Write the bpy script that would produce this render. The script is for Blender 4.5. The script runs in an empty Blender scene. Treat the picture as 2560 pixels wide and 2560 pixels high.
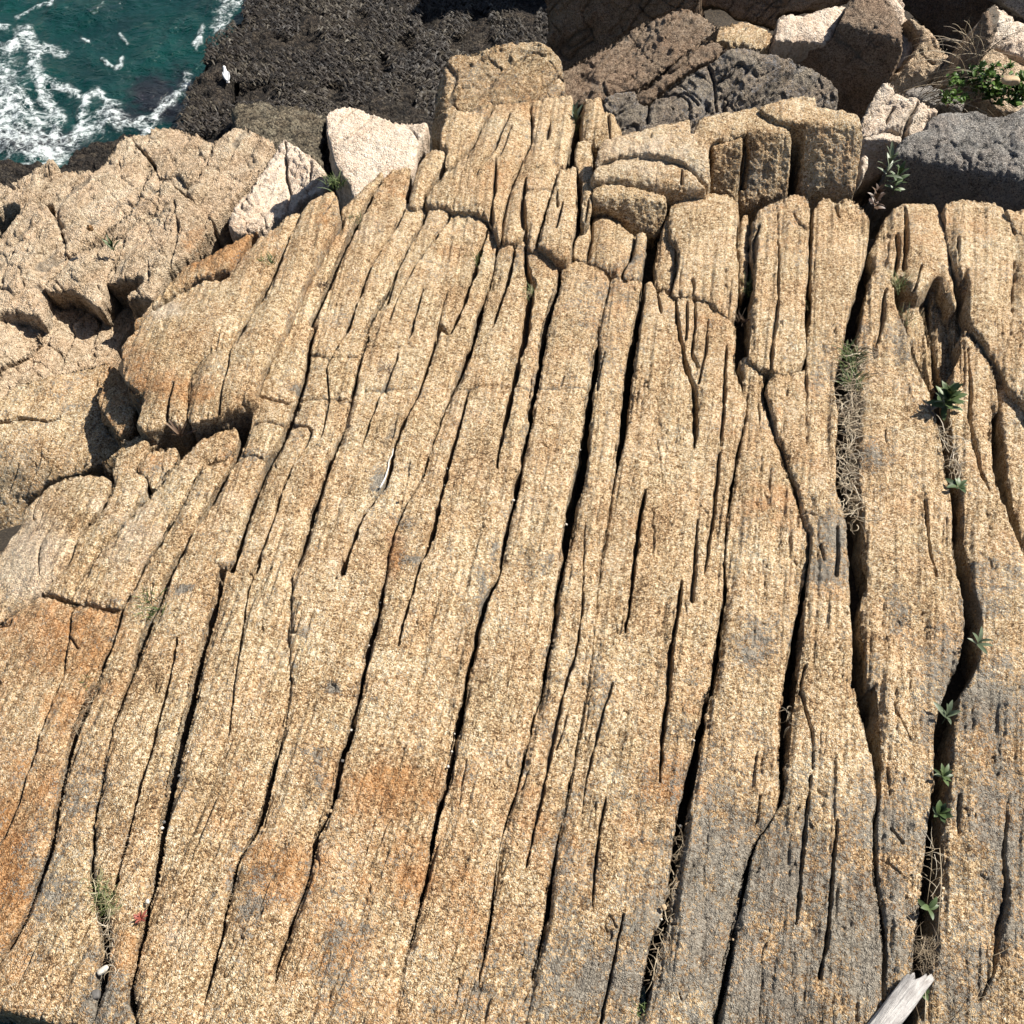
import bpy, bmesh, math, random
import numpy as np
from mathutils import Vector, Matrix, Quaternion

random.seed(7)
rng = np.random.default_rng(11)
SC = bpy.context.scene
COL = SC.collection

# ------------------------------------------------------------------ camera
PITCH = math.radians(50.0)
CAMZ = 4.0
FPX = 2624.0                       # focal length in pixels of the 2560 px photograph
cam_d = bpy.data.cameras.new('camera')
cam = bpy.data.objects.new('camera', cam_d)
COL.objects.link(cam)
cam.location = (0, 0, CAMZ)
cam.rotation_euler = (math.pi / 2 - PITCH, 0, 0)
cam_d.sensor_width = 36
cam_d.lens = 36 * FPX / 2560
cam_d.clip_start = 0.05
cam_d.clip_end = 3000
SC.camera = cam

# ------------------------------------------------------------------ sky, sun, exposure
SUN_AZ = math.radians(66)          # from straight ahead towards the right
SUN_EL = math.radians(50)
w = bpy.data.worlds.new('World')
SC.world = w
w.use_nodes = True
nt = w.node_tree
bg = nt.nodes['Background']
sky = nt.nodes.new('ShaderNodeTexSky')
sky.sky_type = 'NISHITA'
sky.sun_disc = False
sky.sun_elevation = SUN_EL
sky.sun_rotation = SUN_AZ
nt.links.new(sky.outputs['Color'], bg.inputs['Color'])
bg.inputs['Strength'].default_value = 0.05
sd = bpy.data.lights.new('sun', 'SUN')
sd.energy = 5.0
sd.angle = math.radians(0.53)
sd.color = (1.0, 0.94, 0.84)
sun = bpy.data.objects.new('sun', sd)
COL.objects.link(sun)
sv = Vector((math.sin(SUN_AZ) * math.cos(SUN_EL), math.cos(SUN_AZ) * math.cos(SUN_EL), math.sin(SUN_EL)))
sun.rotation_euler = sv.to_track_quat('Z', 'Y').to_euler()
sun.location = (20, 10, 30)
vs = SC.view_settings
vs.view_transform = 'Standard'
vs.look = 'None'
vs.exposure = 0.85
vs.gamma = 1
vs.use_curve_mapping = False
SC.cycles.diffuse_bounces = 2

# ------------------------------------------------------------------ projection helpers
FWD = np.array([0, math.cos(PITCH), -math.sin(PITCH)])
UPV = np.array([0, math.sin(PITCH), math.cos(PITCH)])
RGT = np.array([1.0, 0, 0])
CAM = np.array([0, 0, CAMZ])
ZUP = np.array([0, 0, 1.0])

TILES = dict(F=(0, 0, 1932 / 2560), A=(0, 0, 1932 / 900), B=(850, 0, 1932 / 900), C=(1660, 0, 1932 / 900),
             D=(0, 850, 1932 / 900), E=(850, 850, 1932 / 900), G=(1660, 850, 1932 / 900), H=(0, 1660, 1932 / 900),
             I=(850, 1660, 1932 / 900), J=(1660, 1660, 1932 / 900), K=(0, 250, 1932 / 640), L=(600, 200, 1932 / 640),
             M=(1000, 180, 1932 / 640), N=(1560, 400, 1092 / 640), O=(1920, 420, 1092 / 640), P=(1360, 0, 1.82),
             Q=(1960, 0, 1.82), R=(0, 860, 1092 / 640), S=(560, 800, 1092 / 640), Z=(0, 0, 1.0))


def pts(spec):
    """'K 10,20 30,40 L 5,6 ...' -> photo pixel coordinates (extra numbers kept)."""
    out, t = [], TILES['Z']
    for tok in spec.split():
        if tok in TILES:
            t = TILES[tok]
            continue
        v = [float(q) for q in tok.split(',')]
        v[0] = t[0] + v[0] / t[2]
        v[1] = t[1] + v[1] / t[2]
        out.append(v)
    return out


def rays(px, py):
    px = np.asarray(px, float); py = np.asarray(py, float)
    x = (px - 1280) / FPX; y = (1280 - py) / FPX
    return FWD + x[..., None] * RGT + y[..., None] * UPV


def base_z(X, Y):
    """the smooth back of the ledge: flat in the middle, falling away to the left"""
    d = np.maximum(0, -(X + 0.7))
    return -0.07 * d ** 2 - 0.03 * np.maximum(0, Y - 5.2) ** 2 * 0 + 0 * Y


def surf_base(off=0.0):
    def f(px, py):
        r = rays(px, py)
        z = np.zeros(r.shape[:-1])
        for _ in range(14):
            t = (CAMZ - z) / -r[..., 2]
            z = base_z(r[..., 0] * t, r[..., 1] * t) * 0.7 + 0.3 * z
        t = (CAMZ - z - off) / -r[..., 2]
        return CAM + r * t[..., None]
    return f


def nrm(n):
    n = np.array(n, float)
    return n / np.linalg.norm(n)


def surf_planes(planes, soft=0.02):
    """front side of a convex body bounded by planes [(px,py,depth,normal)]; soft rounds the arrises"""
    pl = []
    for (px, py, dep, n) in planes:
        p0 = CAM + rays(px, py) * dep
        pl.append((p0, nrm(n)))

    def f(px, py):
        r = rays(px, py)
        ts = []
        for p0, n in pl:
            den = r @ n
            den = np.where(den > -0.06, -0.06, den)
            ts.append(((p0 - CAM) @ n) / den)
        ts = np.array(ts)
        m = ts.max(axis=0)
        t = m + soft * np.log(np.exp((ts - m) / soft).sum(axis=0)) - soft * 0.3
        return CAM + r * t[..., None]
    return f


def surf_z(z, sx=0.0, sy=0.0, px=1280, py=1280):
    """plane of height z (above the ledge) at a photo point, slopes sx, sy"""
    r = rays(px, py)
    dep = (CAMZ - z) / -r[2]
    return surf_planes([(px, py, dep, (-sx, -sy, 1))])


def at(px, py, z=None, off=0.0):
    if z is None:
        return surf_base(off)(np.array([px]), np.array([py]))[0]
    r = rays(px, py)
    return CAM + r * ((CAMZ - z) / -r[2])


# ------------------------------------------------------------------ noise
def _hash(ix, iy, iz, seed):
    h = (ix * 374761393 + iy * 668265263 + iz * 1440662683 + seed * 974634311) & 0xFFFFFFFF
    h = ((h ^ (h >> 13)) * 1274126177) & 0xFFFFFFFF
    h = (h ^ (h >> 16))
    return (h & 0xFFFF) / 32767.5 - 1.0


def vnoise(p, seed=0):
    """smooth value noise in 2 or 3 dimensions, about -1..1"""
    p = np.asarray(p, float)
    if p.shape[-1] == 2:
        f = np.floor(p); i = f.astype(np.int64); u = p - f
        u = u * u * u * (u * (u * 6 - 15) + 10)
        a = _hash(i[..., 0], i[..., 1], 0, seed); b = _hash(i[..., 0] + 1, i[..., 1], 0, seed)
        c = _hash(i[..., 0], i[..., 1] + 1, 0, seed); d = _hash(i[..., 0] + 1, i[..., 1] + 1, 0, seed)
        return (a * (1 - u[..., 0]) + b * u[..., 0]) * (1 - u[..., 1]) + (c * (1 - u[..., 0]) + d * u[..., 0]) * u[..., 1]
    f = np.floor(p); i = f.astype(np.int64); u = p - f
    u = u * u * (3 - 2 * u)
    r = 0
    for dx in (0, 1):
        wx = u[..., 0] if dx else 1 - u[..., 0]
        for dy in (0, 1):
            wy = u[..., 1] if dy else 1 - u[..., 1]
            for dz in (0, 1):
                wz = u[..., 2] if dz else 1 - u[..., 2]
                r = r + wx * wy * wz * _hash(i[..., 0] + dx, i[..., 1] + dy, i[..., 2] + dz, seed)
    return r


def fbm(p, octv=4, seed=0, gain=0.5, lac=2.03):
    r, a = 0, 1.0
    for o in range(octv):
        r = r + a * vnoise(p, seed + o * 17)
        p = p * lac + 7.3
        a *= gain
    return r


# ------------------------------------------------------------------ object helpers
def mesh_obj(name, verts, faces, mat=None, parent=None, smooth=True, attrs=None, quads=True):
    me = bpy.data.meshes.new(name)
    verts = np.ascontiguousarray(verts, dtype=np.float32)
    if isinstance(faces, np.ndarray):
        k = faces.shape[1]
        me.vertices.add(len(verts))
        me.vertices.foreach_set('co', verts.ravel())
        me.loops.add(faces.size)
        me.loops.foreach_set('vertex_index', faces.astype(np.int32).ravel())
        me.polygons.add(len(faces))
        me.polygons.foreach_set('loop_start', np.arange(0, faces.size, k, dtype=np.int32))
        me.update(calc_edges=True)
    else:
        me.from_pydata([tuple(v) for v in verts], [], faces)
        me.update()
    if smooth:
        me.polygons.foreach_set('use_smooth', np.ones(len(me.polygons), dtype=bool))
    if attrs:
        for k, v in attrs.items():
            a = me.attributes.new(k, 'FLOAT', 'POINT')
            a.data.foreach_set('value', np.ascontiguousarray(v, dtype=np.float32))
    me.validate()
    if mat:
        me.materials.append(mat)
    o = bpy.data.objects.new(name, me)
    COL.objects.link(o)
    if parent:
        o.parent = parent
        if parent.type == 'EMPTY':
            o.matrix_parent_inverse = parent.matrix_basis.inverted()
    return o


def tag(o, label=None, cat=None, group=None, kind=None):
    if label: o['label'] = label
    if cat: o['category'] = cat
    if group: o['group'] = group
    if kind: o['kind'] = kind
    return o


def empty(name, loc):
    o = bpy.data.objects.new(name, None)
    COL.objects.link(o)
    o.location = loc
    o.empty_display_size = 0.1
    return o


# ------------------------------------------------------------------ outline tools
def catmull(P, step=4.0, closed=True):
    P = np.array([q[:2] for q in P], float)
    n = len(P)
    out = []
    rngi = range(n) if closed else range(n - 1)
    for i in rngi:
        if closed:
            p0, p1, p2, p3 = P[(i - 1) % n], P[i], P[(i + 1) % n], P[(i + 2) % n]
        else:
            p0, p1, p2, p3 = P[max(i - 1, 0)], P[i], P[i + 1], P[min(i + 2, n - 1)]
        d = np.linalg.norm(p2 - p1)
        if d < 1e-6: continue
        # centripetal-like tangents, damped so long thin runs do not overshoot
        m1 = (p2 - p0); m2 = (p3 - p1)
        m1 = m1 / (np.linalg.norm(m1) + 1e-9) * min(d, np.linalg.norm(p1 - p0) + 1e-9) * 0.8
        m2 = m2 / (np.linalg.norm(m2) + 1e-9) * min(d, np.linalg.norm(p3 - p2) + 1e-9) * 0.8
        k = max(1, int(d / step))
        t = (np.arange(k) / k)[:, None]
        out.append((2 * t ** 3 - 3 * t ** 2 + 1) * p1 + (t ** 3 - 2 * t ** 2 + t) * m1 + (-2 * t ** 3 + 3 * t ** 2) * p2 + (t ** 3 - t ** 2) * m2)
    r = np.concatenate(out)
    if not closed:
        r = np.vstack([r, P[-1:]])
    return r


def jitter(P, amp, seed, closed=True):
    s = vnoise(P / 5.0, seed + 8) * 0.5 + vnoise(P / 11.0, seed) * 0.7 + vnoise(P / 30.0, seed + 1) * 0.6 + vnoise(P / 75.0, seed + 2) * 0.35
    s2 = vnoise(P / 14.0, seed + 5) * 0.4 + vnoise(P / 45.0, seed + 6) * 0.8
    T = np.roll(P, -1, 0) - np.roll(P, 1, 0)
    if not closed:
        T[0] = P[1] - P[0]; T[-1] = P[-1] - P[-2]
    T /= np.linalg.norm(T, axis=1)[:, None] + 1e-9
    N = np.stack([T[:, 1], -T[:, 0]], 1)
    return P + N * (amp * s)[:, None] + T * (amp * 0.3 * s2)[:, None]


def inside_grid(xs, ys, A, B):
    res = np.zeros((len(ys), len(xs)), bool)
    for j, y in enumerate(ys):
        m = ((A[:, 1] <= y) & (B[:, 1] > y)) | ((B[:, 1] <= y) & (A[:, 1] > y))
        if not m.any(): continue
        a, b = A[m], B[m]
        cx = np.sort(a[:, 0] + (y - a[:, 1]) / (b[:, 1] - a[:, 1]) * (b[:, 0] - a[:, 0]))
        res[j] = np.searchsorted(cx, xs) % 2 == 1
    return res


def sdf_grid(xs, ys, A, B, rin, rout, T=20):
    ins = inside_grid(xs, ys, A, B)
    H, W = len(ys), len(xs)
    D = np.where(ins, 1e4, -1e4)
    BX = np.zeros((H, W)); BY = np.zeros((H, W))
    AB = B - A; L2 = (AB ** 2).sum(1) + 1e-9
    for j0 in range(0, H, T):
        for i0 in range(0, W, T):
            yy = ys[j0:j0 + T]; xx = xs[i0:i0 + T]
            c = np.array([(xx[0] + xx[-1]) / 2, (yy[0] + yy[-1]) / 2])
            r = math.hypot(xx[-1] - xx[0], yy[-1] - yy[0]) / 2
            t = np.clip(((c - A) * AB).sum(1) / L2, 0, 1)
            d = np.sqrt(((A + AB * t[:, None] - c) ** 2).sum(1))
            dm = d.min()
            if dm - r > max(rin, rout): continue
            s = d <= dm + 2 * r + 0.5
            a, ab, l2 = A[s], AB[s], L2[s]
            X, Y = np.meshgrid(xx, yy)
            p = np.stack([X.ravel(), Y.ravel()], 1)
            tt = ((p[:, None, :] - a[None]) * ab[None]).sum(2) / l2[None]
            tt = np.clip(tt, 0, 1)
            q = a[None] + ab[None] * tt[..., None]
            dd = ((p[:, None, :] - q) ** 2).sum(2)
            k = dd.argmin(1)
            ar = np.arange(len(p))
            ds = np.sqrt(dd[ar, k]).reshape(X.shape)
            sg = np.where(ins[j0:j0 + T, i0:i0 + T], 1, -1)
            D[j0:j0 + T, i0:i0 + T] = ds * sg
            BX[j0:j0 + T, i0:i0 + T] = q[ar, k, 0].reshape(X.shape)
            BY[j0:j0 + T, i0:i0 + T] = q[ar, k, 1].reshape(X.shape)
    return D, BX, BY


def poly_dist(px, py, P, W):
    """distance to a polyline and the half width interpolated along it"""
    A, B = P[:-1], P[1:]
    AB = B - A; L2 = (AB ** 2).sum(1) + 1e-9
    best = np.full(px.shape, 1e9); wid = np.zeros(px.shape)
    for k in range(len(A)):
        t = np.clip(((px - A[k, 0]) * AB[k, 0] + (py - A[k, 1]) * AB[k, 1]) / L2[k], 0, 1)
        d = (px - A[k, 0] - t * AB[k, 0]) ** 2 + (py - A[k, 1] - t * AB[k, 1]) ** 2
        m = d < best
        best = np.where(m, d, best)
        wid = np.where(m, W[k] + (W[k + 1] - W[k]) * t, wid)
    return np.sqrt(best), wid


# ------------------------------------------------------------------ region colours (lichen, iron staining) in photo coordinates on the rock
def blobs(spec):
    return [tuple(float(v) for v in s.split(',')) for s in spec.split()]


S_ = 2560 / 1932
GREY = blobs('1150,1850,190,110,.95 960,1890,130,70,.6 1350,1690,110,230,1.05 1480,1660,140,150,1.1 1600,1780,160,170,1.1 1680,1560,80,80,.95 1450,1880,200,110,1.05 1800,1850,140,120,.8 1240,1720,80,140,.7 1110,1700,50,100,.55 '
             
             '1885,1600,70,250,.95 1870,1330,90,75,1.1 1790,1290,45,110,.85 1830,1480,50,120,.7 1645,865,32,28,1.1 1572,1005,34,45,1.1 1565,1075,36,40,1 1425,1215,50,45,.8 '
             '1285,1370,28,28,.9 1130,1330,18,70,.7 627,1298,20,12,1.3 350,1110,22,9,1.2 640,1800,40,110,.6 715,905,16,25,1 1030,1330,14,60,.5 '
             '910,1130,12,50,.9 930,1050,10,40,.8 1190,1500,60,120,.35 1060,1640,30,160,.6 1120,1640,26,120,.6 600,1460,22,60,.7 470,1700,40,90,.6 '
             '330,1480,40,50,.6 160,1500,60,70,.6 90,1650,60,120,.55 200,1900,60,60,1 170,1830,40,50,.5 560,730,18,10,.9 990,480,30,24,.7 '
             '1700,1150,40,60,.6 1760,1380,40,80,.6 1850,1130,60,70,.7 1640,1280,30,50,.5 1500,1200,20,60,.5 1130,590,60,120,.35 1900,1500,40,60,.7 '
             '780,1060,18,16,.9 760,985,16,18,.8 680,445,20,20,.3 1010,1060,50,40,.35 480,860,30,12,.7 1560,700,26,70,.4 1400,320,50,40,.5 1480,410,60,60,.35 '
             '1620,640,26,60,.6 1700,640,24,60,.7')
RUST = blobs('755,1490,120,60,1.1 520,1650,110,70,.8 150,1210,150,90,.75 745,1040,14,45,1.1 1450,940,66,55,.55 820,1640,160,100,.7 620,1800,160,90,.55 '
             '20,1660,50,160,1.0 60,1500,90,120,.6 820,1500,60,60,.6 250,1790,50,60,.45 430,880,30,40,.5 1250,1480,60,60,.8 1180,1560,60,60,.7 1300,1320,50,40,.6 700,1900,160,60,.6 '
             '900,1760,140,80,.6 1000,1560,80,120,.45 1480,1340,20,30,.8 1700,960,30,40,.5 1850,1420,30,60,.5 400,460,120,40,.9 250,690,60,60,.9 340,740,80,30,.75 600,420,40,60,.5 '
             '740,350,30,40,.6 1060,480,60,30,.5 960,330,60,60,.35 120,1330,60,60,.7 1640,830,30,20,.5 300,870,60,30,.4 1010,190,110,30,.4 1150,560,80,80,.35 1340,620,60,60,.4 '
             '1500,420,80,60,.35 1750,420,80,60,.35 1280,660,40,80,.4 180,1300,90,60,.6 420,1500,60,120,.25 1400,820,60,60,.3 1580,620,40,60,.3 880,420,60,40,.3')
PALE = blobs('700,1000,160,160,.45 900,900,120,120,.4 560,1100,120,120,.4 1050,800,70,120,.35 620,800,100,100,.35 310,580,40,18,1.3 50,1060,60,90,.9 690,430,50,50,.6 240,980,60,80,.6 480,730,40,60,.4 1200,300,120,50,.6 660,950,60,60,.3 330,1750,60,90,.5 '
             '900,1250,80,60,.4 800,1150,50,50,.4 430,950,40,60,.5')


def region(px, py, B):
    r = np.zeros(px.shape)
    for (x, y, rx, ry, s) in B:
        d = ((px - x * S_) / (rx * S_)) ** 2 + ((py - y * S_) / (ry * S_)) ** 2
        r = np.maximum(r, s * np.exp(-d * 0.8))
    return r


# ------------------------------------------------------------------ materials
def M_(name):
    m = bpy.data.materials.new(name)
    m.use_nodes = True
    return m, m.node_tree, m.node_tree.nodes['Principled BSDF']


class NB:
    def __init__(s, nt): s.nt = nt
    def n(s, typ, **kw):
        nd = s.nt.nodes.new(typ)
        for k, v in kw.items():
            if k.startswith('i_'):
                nd.inputs[k[2:].replace('_', ' ')].default_value = v
            else:
                setattr(nd, k, v)
        return nd
    def l(s, a, b): s.nt.links.new(a, b)
    def noise(s, vec, scale, detail=4, rough=0.55, dist=0.0):
        nd = s.n('ShaderNodeTexNoise')
        nd.inputs['Scale'].default_value = scale; nd.inputs['Detail'].default_value = detail
        nd.inputs['Roughness'].default_value = rough; nd.inputs['Distortion'].default_value = dist
        if vec is not None: s.l(vec, nd.inputs['Vector'])
        return nd.outputs['Fac']
    def vor(s, vec, scale, feature='F1', rand=1.0):
        nd = s.n('ShaderNodeTexVoronoi', feature=feature)
        nd.inputs['Scale'].default_value = scale
        nd.inputs['Randomness'].default_value = rand
        s.l(vec, nd.inputs['Vector'])
        return nd
    def ramp(s, fac, stops, interp='LINEAR'):
        nd = s.n('ShaderNodeValToRGB')
        cr = nd.color_ramp; cr.interpolation = interp
        while len(cr.elements) < len(stops): cr.elements.new(0.5)
        for e, (p, c) in zip(cr.elements, stops):
            e.position = p
            e.color = (*c, 1) if hasattr(c, '__len__') else (c, c, c, 1)
        s.l(fac, nd.inputs['Fac'])
        return nd.outputs['Color']
    def math(s, op, a, b=None, c=None, clamp=False):
        nd = s.n('ShaderNodeMath', operation=op); nd.use_clamp = clamp
        for i, v in enumerate((a, b, c)):
            if v is None: continue
            if isinstance(v, (int, float)): nd.inputs[i].default_value = v
            else: s.l(v, nd.inputs[i])
        return nd.outputs[0]
    def mix(s, fac, a, b, mode='MIX'):
        nd = s.n('ShaderNodeMix', data_type='RGBA', blend_type=mode)
        for sock, v in ((nd.inputs[0], fac), (nd.inputs[6], a), (nd.inputs[7], b)):
            if isinstance(v, (int, float)): sock.default_value = v
            elif isinstance(v, (tuple, list)): sock.default_value = (*v, 1)
            else: s.l(v, sock)
        return nd.outputs[2]
    def attr(s, name):
        return s.n('ShaderNodeAttribute', attribute_name=name).outputs['Fac']
    def smooth(s, v, lo, hi):
        nd = s.n('ShaderNodeMapRange', interpolation_type='SMOOTHSTEP')
        nd.inputs['From Min'].default_value = lo; nd.inputs['From Max'].default_value = hi
        s.l(v, nd.inputs['Value'])
        return nd.outputs[0]
    def bump(s, h, dist, strength=1.0, normal=None):
        nd = s.n('ShaderNodeBump')
        nd.inputs['Strength'].default_value = strength; nd.inputs['Distance'].default_value = dist
        s.l(h, nd.inputs['Height'])
        if normal is not None: s.l(normal, nd.inputs['Normal'])
        return nd.outputs['Normal']


def rock_mat(name, dark, mid, light, cream, grey=(0.185, 0.172, 0.148), rust=(0.30, 0.13, 0.04), g1=185.0, g2=80.0,
             contrast=1.0, bumpd=0.0085, grey_bias=0.0, rust_bias=0.0, streak=0.0, mottle=0.5):
    m, nt, bs = M_(name)
    b = NB(nt)
    geo = b.n('ShaderNodeNewGeometry')
    pos = geo.outputs['Position']
    wob = b.n('ShaderNodeVectorMath', operation='ADD')
    nz = b.n('ShaderNodeTexNoise'); nz.inputs['Scale'].default_value = 60
    b.l(pos, nz.inputs['Vector'])
    sc = b.n('ShaderNodeVectorMath', operation='SCALE'); sc.inputs['Scale'].default_value = 0.012
    b.l(nz.outputs['Color'], sc.inputs[0])
    b.l(pos, wob.inputs[0]); b.l(sc.outputs[0], wob.inputs[1])
    p = wob.outputs[0]
    v1 = b.vor(p, g1); v2 = b.vor(p, g2)
    s1 = b.n('ShaderNodeSeparateColor'); b.l(v1.outputs['Color'], s1.inputs[0])
    s2 = b.n('ShaderNodeSeparateColor'); b.l(v2.outputs['Color'], s2.inputs[0])
    n1 = b.noise(pos, 95, 4, 0.7)
    n2 = b.noise(pos, 30, 5, 0.65)
    g = b.math('MULTIPLY_ADD', s1.outputs[0], 0.42, 0.0)
    g = b.math('MULTIPLY_ADD', s2.outputs[0], 0.20, g)
    g = b.math('MULTIPLY_ADD', n1, 0.55, g)
    g = b.math('MULTIPLY_ADD', n2, 0.35, g)                      # about 0.75 +- 0.2
    g = b.math('ADD', b.math('MULTIPLY', b.math('SUBTRACT', g, 0.76), 1.5 * contrast), 0.5)
    cmb = b.n('ShaderNodeCombineXYZ')
    b.l(b.attr('across'), cmb.inputs[0]); b.l(b.attr('along'), cmb.inputs[1])
    an = b.n('ShaderNodeMapping'); an.inputs['Scale'].default_value = (1.0, 0.32, 1.0)
    b.l(cmb.outputs[0], an.inputs['Vector'])
    along = an.outputs[0]
    big = b.noise(pos, 2.3, 6, 0.6)
    med = b.noise(pos, 9, 6, 0.68)
    sta = b.noise(along, 9, 6, 0.7)
    stf = b.noise(along, 45, 4, 0.65)
    g = b.math('ADD', g, b.math('MULTIPLY', b.math('SUBTRACT', big, 0.5), 1.15 * mottle))
    g = b.math('ADD', g, b.math('MULTIPLY', b.math('SUBTRACT', med, 0.5), 0.9 * mottle))
    g = b.math('ADD', g, b.math('MULTIPLY', b.math('SUBTRACT', sta, 0.5), 0.8 * mottle + streak))
    g = b.math('ADD', g, b.math('MULTIPLY', b.math('SUBTRACT', stf, 0.5), 0.45 * mottle))
    colr = b.ramp(g, [(0.08, dark), (0.33, mid), (0.58, light), (0.92, cream)])
    # warm and cool drifts of the stone itself
    hue = b.smooth(b.noise(pos, 3.7, 5, 0.6), 0.35, 0.65)
    colr = b.mix(b.math('MULTIPLY', hue, 0.5), colr, b.mix(1.0, colr, (1.0, 0.86, 0.78), 'MULTIPLY'))
    # iron staining
    ru = b.math('ADD', b.attr('rust'), b.math('MULTIPLY', b.math('SUBTRACT', med, 0.5), 2.0))
    ru = b.math('ADD', ru, b.math('MULTIPLY', b.math('SUBTRACT', b.noise(pos, 1.7, 4, 0.6), 0.5), 1.6))
    ru = b.math('ADD', ru, b.math('MULTIPLY', b.math('SUBTRACT', n2, 0.5), 1.6))
    ru = b.math('ADD', ru, b.math('MULTIPLY', b.math('SUBTRACT', sta, 0.5), 1.2))
    ru = b.smooth(b.math('ADD', ru, rust_bias), 0.2, 1.3)
    rcol = b.mix(1.0, colr, (0.72, 0.49, 0.31), 'MULTIPLY')
    rcol = b.mix(0.10, rcol, rust)
    colr = b.mix(b.math('MULTIPLY', ru, 0.9), colr, rcol)
    # pale worn patches
    pa = b.math('ADD', b.attr('pale'), b.math('MULTIPLY', b.math('SUBTRACT', med, 0.5), 1.6))
    pa = b.smooth(pa, 0.3, 1.1)
    colr = b.mix(b.math('MULTIPLY', pa, 0.5), colr, b.mix(0.5, colr, (0.74, 0.68, 0.60)))
    # grey lichen crust: sharp lobed edges, specks of stone showing through
    ln = b.noise(pos, 11, 8, 0.72, 0.4)
    li = b.math('ADD', b.math('MULTIPLY_ADD', b.attr('joint'), 0.3, b.math('MULTIPLY', b.attr('grey'), 0.66)), b.math('MULTIPLY', b.math('SUBTRACT', ln, 0.5), 1.9))
    li = b.math('ADD', li, b.math('MULTIPLY', b.math('SUBTRACT', sta, 0.5), 0.9))
    li = b.math('ADD', li, b.math('MULTIPLY', b.math('SUBTRACT', big, 0.5), 0.7))
    li = b.math('ADD', li, b.math('MULTIPLY', b.math('SUBTRACT', s1.outputs[0], 0.5), 0.5))
    li = b.math('ADD', li, b.math('MULTIPLY', b.math('SUBTRACT', s2.outputs[1], 0.5), 0.40))
    li = b.smooth(b.math('ADD', li, grey_bias), 0.33, 0.56)
    gcol = b.ramp(g, [(0.1, tuple(c * 0.55 for c in grey)), (0.5, grey), (0.95, tuple(min(1, c * 1.5) for c in grey))])
    colr = b.mix(b.math('MULTIPLY', li, 0.88), colr, gcol)
    # dirt and dark lichen in the joints
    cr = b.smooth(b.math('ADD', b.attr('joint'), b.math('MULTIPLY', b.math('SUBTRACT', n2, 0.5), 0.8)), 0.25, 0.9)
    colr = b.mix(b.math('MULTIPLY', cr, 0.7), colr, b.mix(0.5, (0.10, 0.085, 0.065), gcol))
    b.l(colr, bs.inputs['Base Color'])
    bs.inputs['Roughness'].default_value = 0.82
    bs.inputs['Specular IOR Level'].default_value = 0.3
    h = b.math('MULTIPLY_ADD', n2, 1.6, b.math('MULTIPLY', n1, 0.8))
    h = b.math('MULTIPLY_ADD', v1.outputs['Distance'], -0.9, h)
    h = b.math('MULTIPLY_ADD', stf, 0.9, h)
    h = b.math('MULTIPLY_ADD', v2.outputs['Distance'], -0.5, h)
    h = b.math('ADD', h, b.math('MULTIPLY', li, -0.15))
    b.l(b.bump(h, bumpd, 1.0), bs.inputs['Normal'])
    return m


GRANITE = rock_mat('tan_granite', (0.10, 0.058, 0.028), (0.36, 0.235, 0.118), (0.575, 0.43, 0.25), (0.80, 0.71, 0.54), contrast=1.05, mottle=0.6, rust_bias=0.12, grey_bias=0.04)
BEIGE = rock_mat('beige_granite', (0.14, 0.10, 0.06), (0.38, 0.285, 0.185), (0.56, 0.445, 0.31), (0.74, 0.63, 0.48), contrast=0.75,
                 streak=0.35, grey_bias=-0.15, g1=90, g2=30, bumpd=0.016)
PALEROCK = rock_mat('pale_granite', (0.20, 0.155, 0.11), (0.48, 0.39, 0.30), (0.62, 0.53, 0.43), (0.76, 0.69, 0.60), contrast=0.7, grey_bias=-0.2, g1=90, g2=40)
BROWN = rock_mat('brown_granite', (0.07, 0.045, 0.03), (0.26, 0.185, 0.125), (0.43, 0.32, 0.225), (0.60, 0.48, 0.36), contrast=1.0, grey_bias=0.0, rust_bias=0.15, bumpd=0.02)
SLATE = rock_mat('blue_grey_granite', (0.09, 0.08, 0.075), (0.29, 0.25, 0.21), (0.45, 0.38, 0.29), (0.62, 0.53, 0.41), grey=(0.30, 0.30, 0.315), contrast=1.0, grey_bias=0.08, bumpd=0.025)
GREYROCK = rock_mat('grey_granite', (0.07, 0.065, 0.06), (0.25, 0.235, 0.22), (0.46, 0.43, 0.39), (0.66, 0.62, 0.55), grey=(0.33, 0.32, 0.305), contrast=1.0, grey_bias=0.2, bumpd=0.02)
DARKROCK = rock_mat('dark_granite', (0.03, 0.025, 0.022), (0.10, 0.075, 0.055), (0.18, 0.135, 0.10), (0.28, 0.22, 0.17), contrast=0.9, bumpd=0.02)

# ------------------------------------------------------------------ the rock slab builder
CNT = [0]


def rib_q(px, py):
    """coordinate across the grain of the ledge"""
    sl = np.interp(px, [0, 2200], [0.45, 0.02])
    return px + sl * (py - 1280)


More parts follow.
